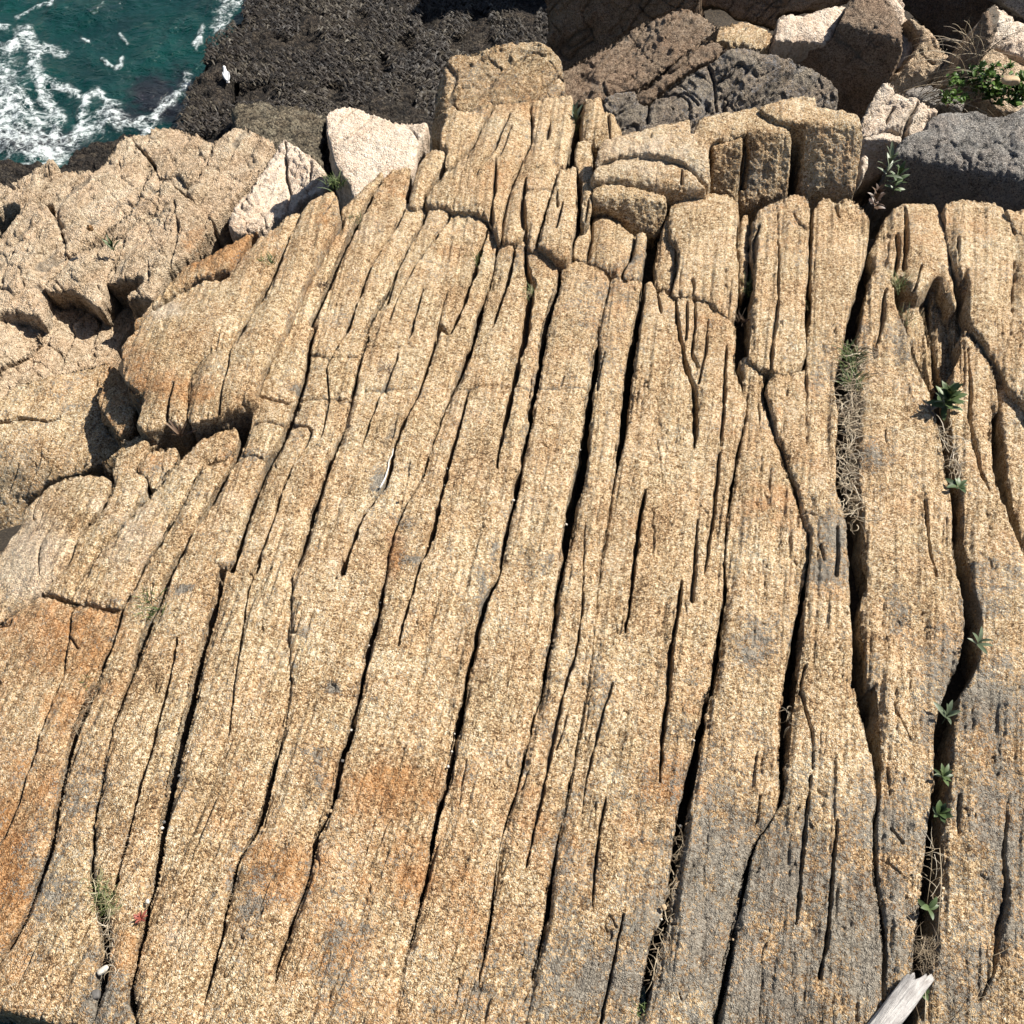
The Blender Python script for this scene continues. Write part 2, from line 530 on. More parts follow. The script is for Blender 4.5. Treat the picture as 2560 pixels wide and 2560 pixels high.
def slab(name, outline, surf, n=ZUP, depth=0.3, R=6.0, Mw=22.0, batter=0.0, step=2.2, rough=1.0, jit=1.6, crown=0.010, Rc=40.0,
         grooves=(), mat=None, parent=None, grain=1.0, lump=0.012, down=None, greyb=0.0, rustb=0.0, paleb=0.0, strata=0.0, clip=None):
    CNT[0] += 1
    sd_ = CNT[0] * 31
    n = nrm(n)
    P = catmull(outline, 3.0)
    P = jitter(P, jit, sd_)
    A, B = P, np.roll(P, -1, 0)
    x0, y0 = P.min(0) - Mw - step; x1, y1 = P.max(0) + Mw + step
    if clip is None: clip = (-90, -70, 2650, 2640)
    x0 = max(x0, clip[0]); x1 = min(x1, clip[2]); y0 = max(y0, clip[1]); y1 = min(y1, clip[3])
    xs = np.arange(x0, x1 + step, step); ys = np.arange(y0, y1 + step, step)
    D, BX, BY = sdf_grid(xs, ys, A, B, max(R, Rc), Mw)
    X, Y = np.meshgrid(xs, ys)
    ok = D > -Mw
    idx = -np.ones(X.shape, int)
    idx[ok] = np.arange(ok.sum())
    q = np.stack([idx[:-1, :-1], idx[1:, :-1], idx[1:, 1:], idx[:-1, 1:]], -1).reshape(-1, 4)
    q = q[(q >= 0).all(1)]
    px, py, d, bx, by = X[ok], Y[ok], D[ok], BX[ok], BY[ok]
    out = d < 0
    qx = np.where(out, bx, px); qy = np.where(out, by, py)
    V = surf(qx, qy)
    dep = (V - CAM) @ FWD
    mpp = dep / FPX
    # top: rounded arris and gentle crown
    dc = np.clip(d, 0, None)
    a = 1 - np.clip(dc / R, 0, 1)
    Rm = R * mpp * 0.8
    disp = -Rm * (1 - np.sqrt(np.clip(1 - a * a, 0, 1)))
    disp -= crown * (1 - np.clip(dc / Rc, 0, 1)) ** 2
    # relief
    gq = rib_q(qx, qy)
    disp += lump * (vnoise(V * 2.2, sd_ + 3) + 0.5 * vnoise(V * 5.0, sd_ + 4) + 0.25 * vnoise(V * 11.0, sd_ + 5))
    st = np.stack([gq / 13.0, qy / 170.0], -1)
    # chipped edges
    ch = np.clip((vnoise(V * 21, sd_ + 12) + 0.6 * vnoise(V * 55, sd_ + 13) - 0.1) * 3.0, 0, 1)
    disp -= 0.014 * ch * np.exp(-dc / (7 + 6 * vnoise(V * 6, sd_ + 14)))
    edg = np.exp(-dc / (10 + 8 * vnoise(np.stack([gq / 30.0, qy / 200.0], -1), sd_ + 24)))
    disp -= 0.015 * grain * edg * np.clip(vnoise(np.stack([gq / 6.0, qy / 110.0], -1), sd_ + 25) * 1.6 + 0.25 + 0.5 * vnoise(V * 24, sd_ + 26), 0, 1)
    # thin plates parallel to the ribs, stepped
    pl = vnoise(np.stack([gq / 26.0, qy / 330.0], -1), sd_ + 15) * 1.6 + vnoise(np.stack([gq / 9.0, qy / 90.0], -1), sd_ + 16) * 0.8 + 0.35 * vnoise(V * 30, sd_ + 17)
    flat = np.clip(0.35 + 0.8 * vnoise(np.stack([gq / 90.0, qy / 260.0], -1), sd_ + 18) + np.interp(qx, [0, 1500, 2100], [-0.2, 0.05, 0.35]), 0.05, 1.2) * grain
    disp += 0.0055 * flat * np.floor(pl * 1.7)
    # short splits parallel to the ribs
    spl = np.abs(vnoise(np.stack([gq / 15.0, qy / 150.0], -1) + 0.25 * vnoise(V * 14, 31)[:, None], sd_ + 19))
    msk = np.clip(vnoise(np.stack([gq / 40.0, qy / 120.0], -1), sd_ + 21) * 2.2 - 0.35 + np.interp(qx, [0, 1300, 2100], [-0.5, 0.0, 0.35]), 0, 1)
    spv = np.clip(1 - spl / 0.07, 0, 1) * msk * grain
    disp -= 0.018 * spv
    disp += grain * 0.0035 * (vnoise(st, sd_) + 0.7 * vnoise(st * np.array([2.3, 2.0]), sd_ + 9))
    disp += rough * (0.0045 * vnoise(V * 17, 5) + 0.0034 * vnoise(V * 38, 6) + 0.0026 * vnoise(V * 80, 7) - 0.006 * np.clip(vnoise(V * np.array([26, 44, 26]), 8) - 0.35, 0, 1))
    if strata:
        # broken layers: stepped relief and dark cracks, running from lower left to upper right
        al = (qx - qy) * 0.7071; ac = (qx + qy) * 0.7071
        wv_ = vnoise(V * 2.5, sd_ + 40) * 12
        k = vnoise(np.stack([(ac + wv_) / 55.0, al / 170.0], -1), sd_ + 50) * 2.4 + vnoise(np.stack([(ac + wv_) / 17.0, al / 70.0], -1), sd_ + 51) * 0.9 + 0.12 * vnoise(V * 9, sd_ + 52)
        disp += strata * 0.5 * np.floor(k)
        c1 = np.clip(1 - np.abs(vnoise(np.stack([(ac + wv_) / 42.0, al / 190.0], -1), sd_ + 60)) / 0.05, 0, 1)
        c2 = np.clip(1 - np.abs(vnoise(np.stack([(ac - wv_) / 90.0, al / 60.0], -1) + 0.2 * vnoise(V * 6, 3)[:, None], sd_ + 61)) / 0.035, 0, 1)
        disp -= strata * (1.0 * c1 + 0.9 * c2)
        scr = np.maximum(c1, c2)
    joint = 0.6 * spv
    if strata: joint = np.maximum(joint, 0.9 * scr)
    for gi, g in enumerate(grooves):
        spec, gd = g[0], g[1]
        G = spec if not isinstance(spec, str) else pts(spec)
        W = np.array([v[2] if len(v) > 2 else 3.0 for v in G])
        GP = np.array([v[:2] for v in G])
        # resample
        seg = np.linalg.norm(np.diff(GP, axis=0), axis=1)
        u = np.concatenate([[0], np.cumsum(seg)])
        k = max(2, int(u[-1] / 12))
        uu = np.linspace(0, u[-1], k)
        GP = catmull([tuple(v) for v in GP], 10, closed=False) if len(GP) > 2 else np.stack([np.interp(uu, u, GP[:, 0]), np.interp(uu, u, GP[:, 1])], 1)
        seg2 = np.linalg.norm(np.diff(GP, axis=0), axis=1)
        u2 = np.concatenate([[0], np.cumsum(seg2)]); u2 *= u[-1] / u2[-1]
        W2 = np.interp(u2, u, W)
        W2 = W2 * np.clip(0.85 + 0.45 * vnoise(GP / 22.0, sd_ + gi) + 0.35 * vnoise(GP / 8.0, sd_ + gi + 3), 0.12, 2)
        GP = jitter(GP, 1.7, sd_ + 70 + gi, closed=False)
        mx = max(W2.max() * 3 + 8, 12)
        b0, b1 = GP.min(0) - mx, GP.max(0) + mx
        m = (~out) & (px > b0[0]) & (px < b1[0]) & (py > b0[1]) & (py < b1[1])
        if not m.any(): continue
        dd, ww = poly_dist(px[m], py[m], GP, np.maximum(W2, 0.5))
        ww = np.maximum(ww, 0.6)
        prof = np.clip(1 - dd / (ww + 0.9), 0, 1) ** 0.7 * gd * np.clip(ww / 2.2, 0.1, 1)
        prof += 0.003 * np.exp(-(dd / (ww * 2 + 4)) ** 2) * np.clip(ww / 3, 0.2, 1)
        disp[m] -= prof
        joint[m] = np.maximum(joint[m], np.clip(1.05 - dd / (ww + 1.2), 0, 1) * np.clip(ww / 3, 0.2, 1))
    V = V + n * np.where(out, -Rm - crown, disp)[:, None]
    # walls
    if out.any():
        ox, oy = px[out] - bx[out], py[out] - by[out]
        l = np.hypot(ox, oy) + 1e-6
        b3 = surf(bx[out], by[out]); o3 = surf(bx[out] + ox / l * 2, by[out] + oy / l * 2) - b3
        o3 -= (o3 @ n)[:, None] * n
        o3 /= np.linalg.norm(o3, axis=1)[:, None] + 1e-9
        t = (l / Mw)
        dn = -n if down is None else nrm(down)
        wv = V[out]
        fl = fbm(np.stack([b3[:, 0] * 9, b3[:, 1] * 9, (t * depth) * 6], -1), 3, sd_ + 20) * 0.014 * rough + 0.012 * rough * vnoise(np.stack([b3[:, 0] * 45, b3[:, 1] * 10, (t * depth) * 30], -1), sd_ + 22)
        V[out] = wv + o3 * (batter * t + fl * np.clip(t * 6, 0, 1))[:, None] + dn * (depth * t ** 1.2)[:, None]
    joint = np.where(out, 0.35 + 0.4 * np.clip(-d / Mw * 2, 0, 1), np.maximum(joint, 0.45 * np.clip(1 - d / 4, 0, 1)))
    across = gq * 0.0018; along = V[:, 1].copy()
    at_ = dict(across=across, along=along, grey=region(qx, qy, GREY) + greyb, rust=region(qx, qy, RUST) + rustb, pale=region(qx, qy, PALE) + paleb, joint=joint)
    o = mesh_obj(name, V, q, mat or GRANITE, parent, not strata, at_)
    return o


# ------------------------------------------------------------------ joints of the ledge (x, y, half width in photo pixels)
CR = {}


def crack(k, spec):
    CR[k] = pts(spec)


crack('B1', 'D 1090,640,1 960,880,4 850,1080,4 770,1200,5 700,1330,5 650,1430,6 600,1600,7 540,1730,7 480,1900,7 H 500,120,9 400,350,10 320,650,7 270,960,6 180,1230,6 60,1480,5 -60,1650,4 -160,1800,3')
crack('B2', 'L 750,1060,8 570,1340,11 480,1510,11 390,1720,10 330,1900,9 S 200,150,8 130,310,7 95,440,9 60,560,8 D 1190,740,7 1110,890,8 1030,1010,7 930,1200,7 870,1330,9 800,1500,10 740,1640,9 690,1820,5 H 600,330,2 540,640,2 500,900,3 490,1130,5 540,1300,14 560,1500,13 540,1700,12 480,1960,10')
crack('B3', 'L 1070,740,3 980,880,6 870,1080,7 770,1270,7 710,1420,8 620,1620,8 530,1830,7 S 385,20,6 370,60,6 350,210,6 300,370,8 250,500,9 180,620,9 90,850,9 30,1060,10 D 1190,1220,10 1140,1440,11 1080,1640,12 1020,1900,13 H 1040,120,13 985,330,13 925,600,12 870,870,11 820,1150,9 785,1290,7 770,1400,8 740,1520,7 700,1700,7 700,1800,8 740,1960,9')
crack('B4', 'L 1425,930,4 1370,1070,4 1230,1310,4 1100,1600,4 1000,1750,5 950,1900,5 S 640,0,4 590,130,4 540,340,4 500,480,5 440,630,7 380,820,6 330,980,7 310,1030,5 290,1090,2 Z 728,1500,1 722,1600,1 H 1560,100,1 1530,290,2 1470,540,6 1390,850,7 1290,1020,3 1220,1270,3 1180,1480,3 1110,1750,4 1060,1960,4')
crack('B5', 'M 745,1210,2 720,1400,2 690,1570,3 640,1690,5 570,1920,7 E 700,20,8 650,160,8 590,290,5 490,560,2 440,720,2 340,900,2 270,1100,2 240,1260,4 205,1450,8 150,1650,8 100,1880,8 H 1880,350,9 1830,500,9 1770,760,8 1700,920,5 1630,1200,5 1560,1400,4 1480,1640,3 1390,1960,3')
crack('B6', 'M 1215,1430,6 1190,1590,7 1120,1830,8 E 1070,100,9 1040,280,8 1000,520,6 950,780,7 910,950,5 880,1100,5 850,1250,3 780,1400,7 740,1560,7 700,1750,6 I 700,0,6 650,250,8 590,560,7 540,750,7 500,920,6 450,1180,5 390,1430,3 340,1600,1 280,1960,1')
crack('B7', 'M 1592,1555,2 1560,1700,2 1500,1932,3 E 1380,100,8 1340,330,9 1310,600,13 1260,830,16 1215,1060,12 1190,1230,6 1150,1480,7 1125,1650,5 1080,1900,3 I 1040,280,2 990,500,3 950,660,2 860,950,2 810,1330,4 760,1600,3 690,1960,3')
crack('B8', 'M 1840,1580,4 1825,1700,7 1780,1932,10 E 1550,200,11 1530,400,11 1505,560,8 1480,700,2 1440,950,1 1400,1200,1 1370,1500,1 1340,1800,1 I 1330,100,1 1260,500,1 1190,850,3 1130,1180,5 1100,1420,5 1040,1650,3 1000,1960,2')
crack('B9', 'N 495,600,8 490,800,7 G 395,140,4 450,320,3 430,450,2 390,620,3 375,730,5 350,900,3 325,1150,3 330,1340,5 310,1500,7 285,1700,8 260,1900,8 J 240,150,10 170,480,12 110,770,14 60,1080,12 10,1370,9 I 1700,1480,12 1640,1800,12 1600,1980,10')
crack('B10', 'N 622,890,3 G 540,270,3 600,480,6 680,700,6 740,880,7 785,1060,6 770,1250,2 740,1440,10 705,1680,16 675,1900,16 J 665,280,14 650,480,12 640,700,6 600,800,2 510,930,2 460,1050,6 420,1250,8 390,1420,7 340,1620,10 290,1900,11 280,1960,11')
crack('B12', 'O 455,300,12 410,480,14 370,640,17 355,780,20 330,900,26 350,1000,30 G 1010,300,28 990,550,28 990,780,27 1030,950,22 1045,1150,22 1050,1290,22 1030,1400,14 1045,1600,14 1060,1850,22 J 1085,100,28 1120,320,20 1145,520,10 1155,700,4 1130,900,2 1150,1200,2 1190,1500,3 1180,1750,3 1150,1980,2')
crack('B13', 'O 540,500,5 590,650,6 640,800,6 700,930,8 735,1010,14 G 1500,400,18 1530,560,16 1570,800,14 1585,950,15 1590,1100,15 1630,1300,18 1665,1500,22 1650,1690,24 1590,1830,22 J 1560,150,20 1510,350,24 1500,600,22 1465,900,22 1455,1100,26 1430,1350,26 1395,1600,24 1350,1800,26 1320,1980,26')


def side(k, sg):
    C = CR[k]
    P = np.array([c[:2] for c in C]); W = np.array([c[2] for c in C])
    T = np.gradient(P, axis=0); T /= np.linalg.norm(T, axis=1)[:, None]
    N = np.stack([T[:, 1], -T[:, 0]], 1)          # points right for curves that run downwards
    N[N[:, 0] < 0] *= -1
    return [tuple(v) for v in P + N * (W * sg)[:, None]]


def clipy(c, y0=None, y1=None):
    return [p for p in c if (y0 is None or p[1] >= y0) and (y1 is None or p[1] <= y1)]


def rib(top, l, r, ly=None, ry=None):
    """outline of a rib: joint l on its left, joint r on its right, its upper end given left to right"""
    L_ = side(l, +1) if isinstance(l, str) else l
    R_ = side(r, -1) if isinstance(r, str) else r
    if ly: L_ = clipy(L_, ly)
    if ry: R_ = clipy(R_, ry)
    return L_[::-1] + [tuple(p[:2]) for p in (pts(top) if isinstance(top, str) else top)] + R_


BASE = surf_base(0)

# ------------------------------------------------------------------ bedrock: soil and rubble floor in the joints, ribs on top
m, nt_, bs = M_('joint_soil')
b_ = NB(nt_)
geo = b_.n('ShaderNodeNewGeometry')
nn = b_.noise(geo.outputs['Position'], 40, 6, 0.7)
b_.l(b_.ramp(nn, [(0.3, (0.012, 0.009, 0.006)), (0.55, (0.05, 0.036, 0.022)), (0.75, (0.12, 0.09, 0.055))]), bs.inputs['Base Color'])
bs.inputs['Roughness'].default_value = 0.95
b_.l(b_.bump(nn, 0.03, 1.0), bs.inputs['Normal'])
SOIL = m

gx, gy = np.meshgrid(np.linspace(-3.4, 9, 190), np.linspace(1.2, 13, 180))
gz = base_z(gx, gy) - 0.26 + 0.04 * vnoise(np.stack([gx * 3, gy * 3], -1), 3) + 0.02 * vnoise(np.stack([gx * 9, gy * 9], -1), 4)
gz -= 1.3 * np.clip((gy - 6.0) / 0.35, 0, 1) + 0.6 * np.clip((-gx - 1.7 - 0.0 * gy) / 0.5, 0, 1) * np.clip((gy - 3.6) / 1, 0, 1)
gz -= 6 * np.clip((-gx + 0.2 + 0.0 * gy) / 1.0, 0, 1) * np.clip((gy - 6.9) / 0.8, 0, 1)
gz -= 6 * np.clip((gy - 10.5) / 1.0, 0, 1) * np.clip((1.5 - gx) / 0.8, 0, 1)
ii = np.arange(gx.size).reshape(gx.shape)
fq = np.stack([ii[:-1, :-1], ii[:-1, 1:], ii[1:, 1:], ii[1:, :-1]], -1).reshape(-1, 4)
bedrock = mesh_obj('bedrock', np.stack([gx, gy, gz], -1).reshape(-1, 3), fq, SOIL)
tag(bedrock, 'dark soil and broken stone floor showing in the joints of the ribbed ledge', kind='structure')

RB = dict(parent=bedrock, surf=BASE)

# left slabs of the ledge
slab('rock_slab', pts('D -260,1700 -120,1600 0,1515 205,1368 300,1385 385,1410 500,1425 600,1450 640,1440') + clipy(side('B1', -1), 1500), depth=0.25, rustb=0.25,
     grooves=[('D 380,1420,3 360,1600,2 340,1740,3 H 340,50,2 240,290,3 180,480,4 110,680,5 40,870,5 -60,1050,4', 0.04), ('D 370,1590,2 400,1630,3 410,1640,2', .03), ('D -20,1530,3 40,1520,4 60,1500,2', .05)], **RB)
slab('rock_slab', pts('D -160,1200 -60,1150 0,1120 100,985 125,900 280,765 400,720 500,712 580,735 585,790 545,870 480,950 400,1060 365,1170 300,1260 210,1335 200,1355 100,1430 0,1500 -160,1590'), depth=0.3, paleb=0.3,
     grooves=[('D 260,1030,1 215,1100,3 205,1160,3 210,1260,3', .03)], **RB)
slab('rock_slab', pts('D 625,600 700,562 780,525 765,600 720,690 775,725 770,800 690,910 610,1015 510,1140 410,1290 385,1385 320,1370 250,1345 220,1335 375,1180 415,1060 560,880 605,760 600,680'), depth=0.25, Mw=18, **RB)
slab('rock_slab', pts('D 735,690 770,610 860,562 940,568 950,620 880,700 840,765 800,775 790,730'), depth=0.2, Mw=16, rustb=.2, **RB)
slab('rock_slab', pts('D 700,560 690,585 640,590 540,640 600,600 670,545 640,525 720,500 800,490 850,500 860,540 790,570'), depth=0.2, Mw=14, surf=surf_base(-0.06), parent=bedrock)
slab('rock_slab', pts('D 385,1395 420,1300 520,1145 620,1020 700,930 850,770 935,660 1000,590 1080,520 1250,455 1275,500 1250,570 1180,620 1090,655') + clipy(side('B1', -1), 1150, 1490)[:-1] + pts('D 640,1425 560,1420 470,1405'), depth=0.25,
     paleb=.25, grooves=[('D 1190,640,2 1000,660,2 900,720,1', .02), ('D 440,1420,1 560,1200,2 740,1195,2', .015)], **RB)
# long ribs
slab('rock_rib', rib('D 1100,660 1180,640 1255,600', 'B1', 'B2', None, 1160), depth=0.25,
     grooves=[('D 950,880,1 880,1040,3 840,1120,3', .02), ('D 930,1200,1 800,1190,2', .02)], **RB)
slab('rock_rib', rib('L 762,960 860,860 960,770 1050,685 1080,690 1075,720', 'B2', 'B3'), depth=0.25,
     grooves=[('D 945,1590,2 920,1720,4 880,1890,5 H 870,180,5 835,330,5 800,480,5 760,600,6 720,780,5 690,900,5 640,1080,5 600,1250,5', 0.12),
              ('S 140,320,2 200,340,4 280,355,3', .03), ('S 60,600,2 110,580,3 170,590,2', .03), ('S 115,440,2 180,430,3 250,445,2', .02)], **RB)
slab('rock_rib', rib('L 1085,730 1120,690 1160,655 1280,640 1290,670 1265,800 1248,890 1330,935 1410,920', 'B3', 'B4'), depth=0.25,
     grooves=[('L 1240,980,5 1180,1080,6 1060,1270,4 960,1450,5 890,1640,5 800,1880,5 S 530,0,5 505,60,5 440,180,3 445,330,2 410,500,2 300,600,2 270,660,4 240,740,5 200,870,5 150,1000,4 120,1090,3 D 1400,1150,3 1330,1350,2 1290,1600,2 H 1250,180,2 1220,370,2', 0.09),
              ('S 310,145,2 380,140,3 440,150,3 560,140,3 600,140,2', .025), ('S 330,340,2 420,330,4 540,330,3', .03), ('S 290,440,3 370,470,4 330,560,3', .03),
              ('S 200,930,2 250,920,2 330,940,1', .01)], **RB)
slab('rock_rib', rib('L 1440,925 1540,915 1590,950 1650,950 1760,970 1850,1040 1880,1130 M 690,1190 735,1203', 'B4', 'B5'), depth=0.25,
     grooves=[('L 1590,960,4 1580,1020,5 1480,1170,5 1330,1380,4 1200,1600,3 1130,1800,2', 0.06),
              ('L 1870,1130,3 1830,1250,6 1780,1400,7 1740,1520,7 1680,1700,6 1580,1900,6 S 920,30,6 870,180,6 830,310,7 760,440,6 720,560,5 690,690,4 630,780,5 570,880,6 520,1030,6 500,1090,4 E 20,1180,5 -20,1280,2', 0.13),
              ('S 740,140,2 700,240,5 660,330,4 600,500,3 580,540,1', .05), ('L 1380,1580,2 1300,1850,4 1270,1932,4', .05), ('L 1560,1600,2 1480,1900,3', .03),
              ('S 600,300,2 680,295,4 800,290,3', .022), ('S 500,510,1 600,515,2 690,515,2', .012), ('S 560,110,2 650,120,3 750,110,2', .02),
              ('L 1240,1300,3 1160,1500,4 1110,1660,4', .05)], **RB)
slab('rock_rib', rib('M 755,1213 800,1225 860,1245 880,1285 920,1272 1000,1312 1080,1328 1180,1395', 'B5', 'B6'), depth=0.25,
     grooves=[('M 875,1290,3 850,1420,5 800,1600,5 740,1780,4 680,1932,3 E 560,130,1', 0.09),
              ('M 950,1320,2 950,1450,5 985,1600,12 970,1750,12 950,1890,10 E 950,150,9 925,270,8 890,430,6 860,560,5 838,680,2', 0.16),
              ('E 690,265,3 660,390,4 630,480,4 570,700,7 530,880,6 510,970,8 470,1120,6 430,1200,3 390,1350,2 340,1500,3 315,1640,2', 0.12),
              ('E 400,275,2 500,260,3 590,262,2 690,255,4 780,240,2 900,252,2 1020,255,3', .022)], **RB)
slab('rock_rib', rib('M 1240,1460 1270,1425 1330,1405 1440,1430 1540,1485 1580,1530', 'B6', 'B7'), depth=0.28,
     grooves=[('E 1040,250,2 1180,245,3 1320,245,2', .015), ('E 1200,180,2 1190,220,3 1185,240,1', .02), ('I 680,520,2 660,620,2 640,760,1', .02)], **RB)
slab('rock_rib', rib('M 1605,1540 1660,1525 1700,1560 1760,1545 1820,1560', 'B7', 'B8'), depth=0.28,
     grooves=[('E 1315,980,1 1305,1300,2 1300,1450,3 1270,1650,4 1240,1760,3 I 1240,0,4 1170,260,7 1120,520,6 1085,700,6 1050,850,4 1000,1080,2', .05),
              ('E 1420,60,2 1400,130,3 1380,260,3', .03), ('I 1240,180,1 1200,340,3 1160,450,2', .02)], **RB)
slab('rock_rib', rib('N 88,525 110,510 132,528 145,560 170,545 212,582 232,570 265,568 300,588 370,598 440,650 475,690', 'B8', 'B9', None, 800), depth=0.28,
     grooves=[('N 143,560,4 150,600,4 158,650,2', .08), ('N 222,590,4 228,680,4 250,800,5 280,920,6 G 165,260,9 170,400,10 170,520,4 165,570,2', .12), ('N 300,590,2 305,700,3 290,820,4 G 190,150,4', .06),
              ('N 440,780,3 430,950,4 G 320,380,5 310,560,4', .06), ('N 360,680,2 350,800,3 320,950,4', .05), ('N 270,600,3 265,760,3', .05),
              ('G 300,600,2 285,760,5 265,950,5 230,1170,4 215,1250,1', .06), ('G 460,200,2 445,430,3', .04), ('G 400,600,2 385,770,4', .05),
              ('G 180,950,1 165,1250,6 145,1400,6', .06), ('G 95,1290,3 70,1480,6 40,1650,8 25,1850,7 J 30,100,5 I 1760,180,6 1730,420,6 1720,620,2', .09),
              ('E 1700,500,1 1720,640,2 1735,800,1', .015), ('E 1640,800,2 1615,920,5 1590,1100,8 1575,1250,6 1555,1420,4 1530,1560,2', .12),
              ('I 1460,100,4 1420,230,4 1390,350,4 1330,580,3 1300,790,2', .04), ('I 1440,650,2 1410,800,4 1390,920,4 1365,1130,3 1355,1300,2', .05),
              ('I 1520,1350,3 1480,1530,3 1450,1680,4 1400,1920,4', .05), ('G 60,560,2 100,450,2 125,520,2', .01)], **RB)
slab('rock_rib', rib('N 508,838 540,838 580,878 610,888', 'B9', 'B10', 1000), depth=0.28,
     grooves=[('G 460,200,1 440,440,3', .03), ('G 510,330,2 520,540,1', .03), ('J 520,700,3 500,850,2', .03), ('G 540,1100,1 530,1250,2', .012), ('J 220,1100,1 210,1250,2', .015)], **RB)
slab('rock_rib', pts('N 622,925 645,908 700,902 745,890 778,880 783,800 797,640 800,450 803,250 815,200 850,150 880,150 905,168 940,150 1005,168 1045,225 1050,280 1040,360') + clipy(side('B12', -1), 640) +
     side('B10', 1)[::-1][:-1], depth=0.35, surf=surf_base(0.02), parent=bedrock,
     grooves=[('N 905,180,6 912,215,6 920,240,4', .05), ('N 780,880,3 775,960,4 G 765,280,2 760,520,1', .04), ('G 840,1100,3 860,1180,3', .03),
              ('J 790,600,4 770,750,5 750,980,6 725,1280,5 710,1400,2', .045), ('J 930,840,2 920,950,4 900,1180,6 880,1450,5 840,1680,4', .08), ('J 530,1520,1 530,1700,2 520,1900,2', .015),
              ('J 760,0,4 740,140,4 800,380,3 800,560,3', .05), ('G 770,330,1 765,540,2', .015), ('G 930,1000,3 940,1120,5 930,1250,4', .04), ('N 700,930,1 695,1000,2', .02)])
slab('rock_rib', pts('O 440,470 455,425 475,403 498,410 515,440 530,500') + clipy(side('B13', -1), 740) + side('B12', 1)[::-1][:-2], depth=0.35, **RB,
     grooves=[('O 500,520,3 490,640,5 470,740,5', .06), ('G 1200,400,1 1190,500,3 1200,580,2', .02), ('G 1400,830,2 1410,950,5 1440,1150,5 1470,1260,2', .05), ('J 1070,950,3 1060,1100,3', .03),
              ('J 1240,200,2 1250,260,3 1290,330,3 1330,400,2', .03), ('J 1200,550,2 1215,700,3', .03), ('J 1220,880,3 1280,960,4', .04), ('G 1180,160,1 1175,330,2', .012), ('G 1270,200,1 1275,300,2', .012),
              ('G 1130,20,4 1140,80,4', .03), ('J 1160,1050,2 1290,1150,2', .02)])
slab('rock_rib', [tuple(p[:2]) for p in side('B13', 1)[::-1] if p[1] > 1010] + pts('G 1545,330 1560,150 1600,60 1610,0 O 840,900 832,760 838,685 865,688 950,800 970,860 972,1000 G 1768,150 1765,400 1775,700 1840,890 1900,1060 1990,1300 2130,1500 J 2130,2000'), depth=0.35, **RB,
     grooves=[('G 1640,30,3 1655,250,5 1650,420,7 1700,700,4 1750,800,3', .06), ('J 1850,700,1 1830,1000,5 1840,1200,7 1810,1420,8 1770,1650,6 1700,1800,3', .05), ('J 1590,700,3 1585,900,4', .03), ('J 1700,1500,1 1690,1800,2', .02)])
# narrow sharp ribs in the shaded recess on the right
for nm, sp, off in (('rock_rib', 'O 585,500 605,478 635,478 655,520 690,690 700,850 722,945 690,925 650,830 600,710 575,610', -0.14),
                    ('rock_rib', 'O 690,520 720,500 765,560 780,650 790,790 808,960 770,940 735,890 710,800 700,650', -0.16),
                    ('rock_rib', 'O 772,590 800,580 825,610 833,700 838,890 850,1010 840,1060 815,960 795,780', -0.12)):
    slab(nm, pts(sp), surf=surf_base(off), depth=0.3, Mw=16, parent=bedrock, grain=2.0, greyb=.1)
slab('rock_rib', pts('O 985,860 1010,880 1092,1000 1130,1060 1130,1400 G 2000,1300 1930,1060 1890,900 1850,720 1840,600 1800,300'), surf=surf_base(-0.05), depth=0.3, parent=bedrock)


def thing_slab(name, label, cat, *a, group=None, **kw):
    o = slab(name, *a, **kw)
    v = np.empty(len(o.data.vertices) * 3, dtype=np.float32)
    o.data.vertices.foreach_get('co', v)
    v = v.reshape(-1, 3)
    c = v.mean(0); c[2] = v[:, 2].min()
    v -= c
    o.data.vertices.foreach_set('co', v.ravel())
    o.data.update()
    o.location = c
    tag(o, label, cat, group)
    return o


TS = thing_slab
# blocks in the row above the joint on the right (W)
UP = surf_base(0.03)
TS('rock_block', 'tan upright block with a deep split on its left flank, below the bright ledge', 'rock',
   pts('N 200,190 235,150 300,140 380,135 450,142 482,175 488,230 480,330 483,400 492,440 488,560 478,640 455,660 400,625 360,592 300,572 250,572 205,560 225,480 238,400 215,330 195,280'), surf=UP, depth=0.5, Mw=30, batter=0.02,
   grooves=[('N 290,500,4 300,540,4 285,575,4', .04), ('N 240,470,2 238,560,2', .02), ('N 215,330,2 235,390,3', .03)])
TS('rock_block', 'dark shaded flake leaning on the left flank of the upright tan block', 'rock', pts('N 150,330 185,230 205,250 215,330 235,400 222,470 200,560 175,540 135,520 140,420'), surf=surf_base(-0.03), depth=0.5, Mw=20)
TS('rock_block', 'narrow tan sliver between two wider upright blocks above the grassy joint', 'rock', pts('N 492,260 510,225 530,222 538,260 532,400 525,520 515,560 500,540 497,430 488,380'), surf=surf_base(-0.02), depth=0.4, Mw=18)
TS('rock_block', 'tan block with a rounded underside and a vertical groove, overhanging the rib below', 'rock',
   pts('N 558,240 590,195 640,165 700,142 745,132 785,145 797,200 790,330 788,450 775,620 778,780 765,840 735,885 690,900 645,900 625,880 590,882 555,850 535,830 548,700 555,560 560,450 548,340'), surf=surf_base(0.05), depth=0.5, Mw=28,
   grooves=[('N 655,180,1 660,400,2 660,560,4 645,700,7 635,800,6 630,880,4', .05), ('N 575,280,5 560,330,6 560,420,5', .05), ('N 720,210,2 750,260,3 790,290,2', .02)])
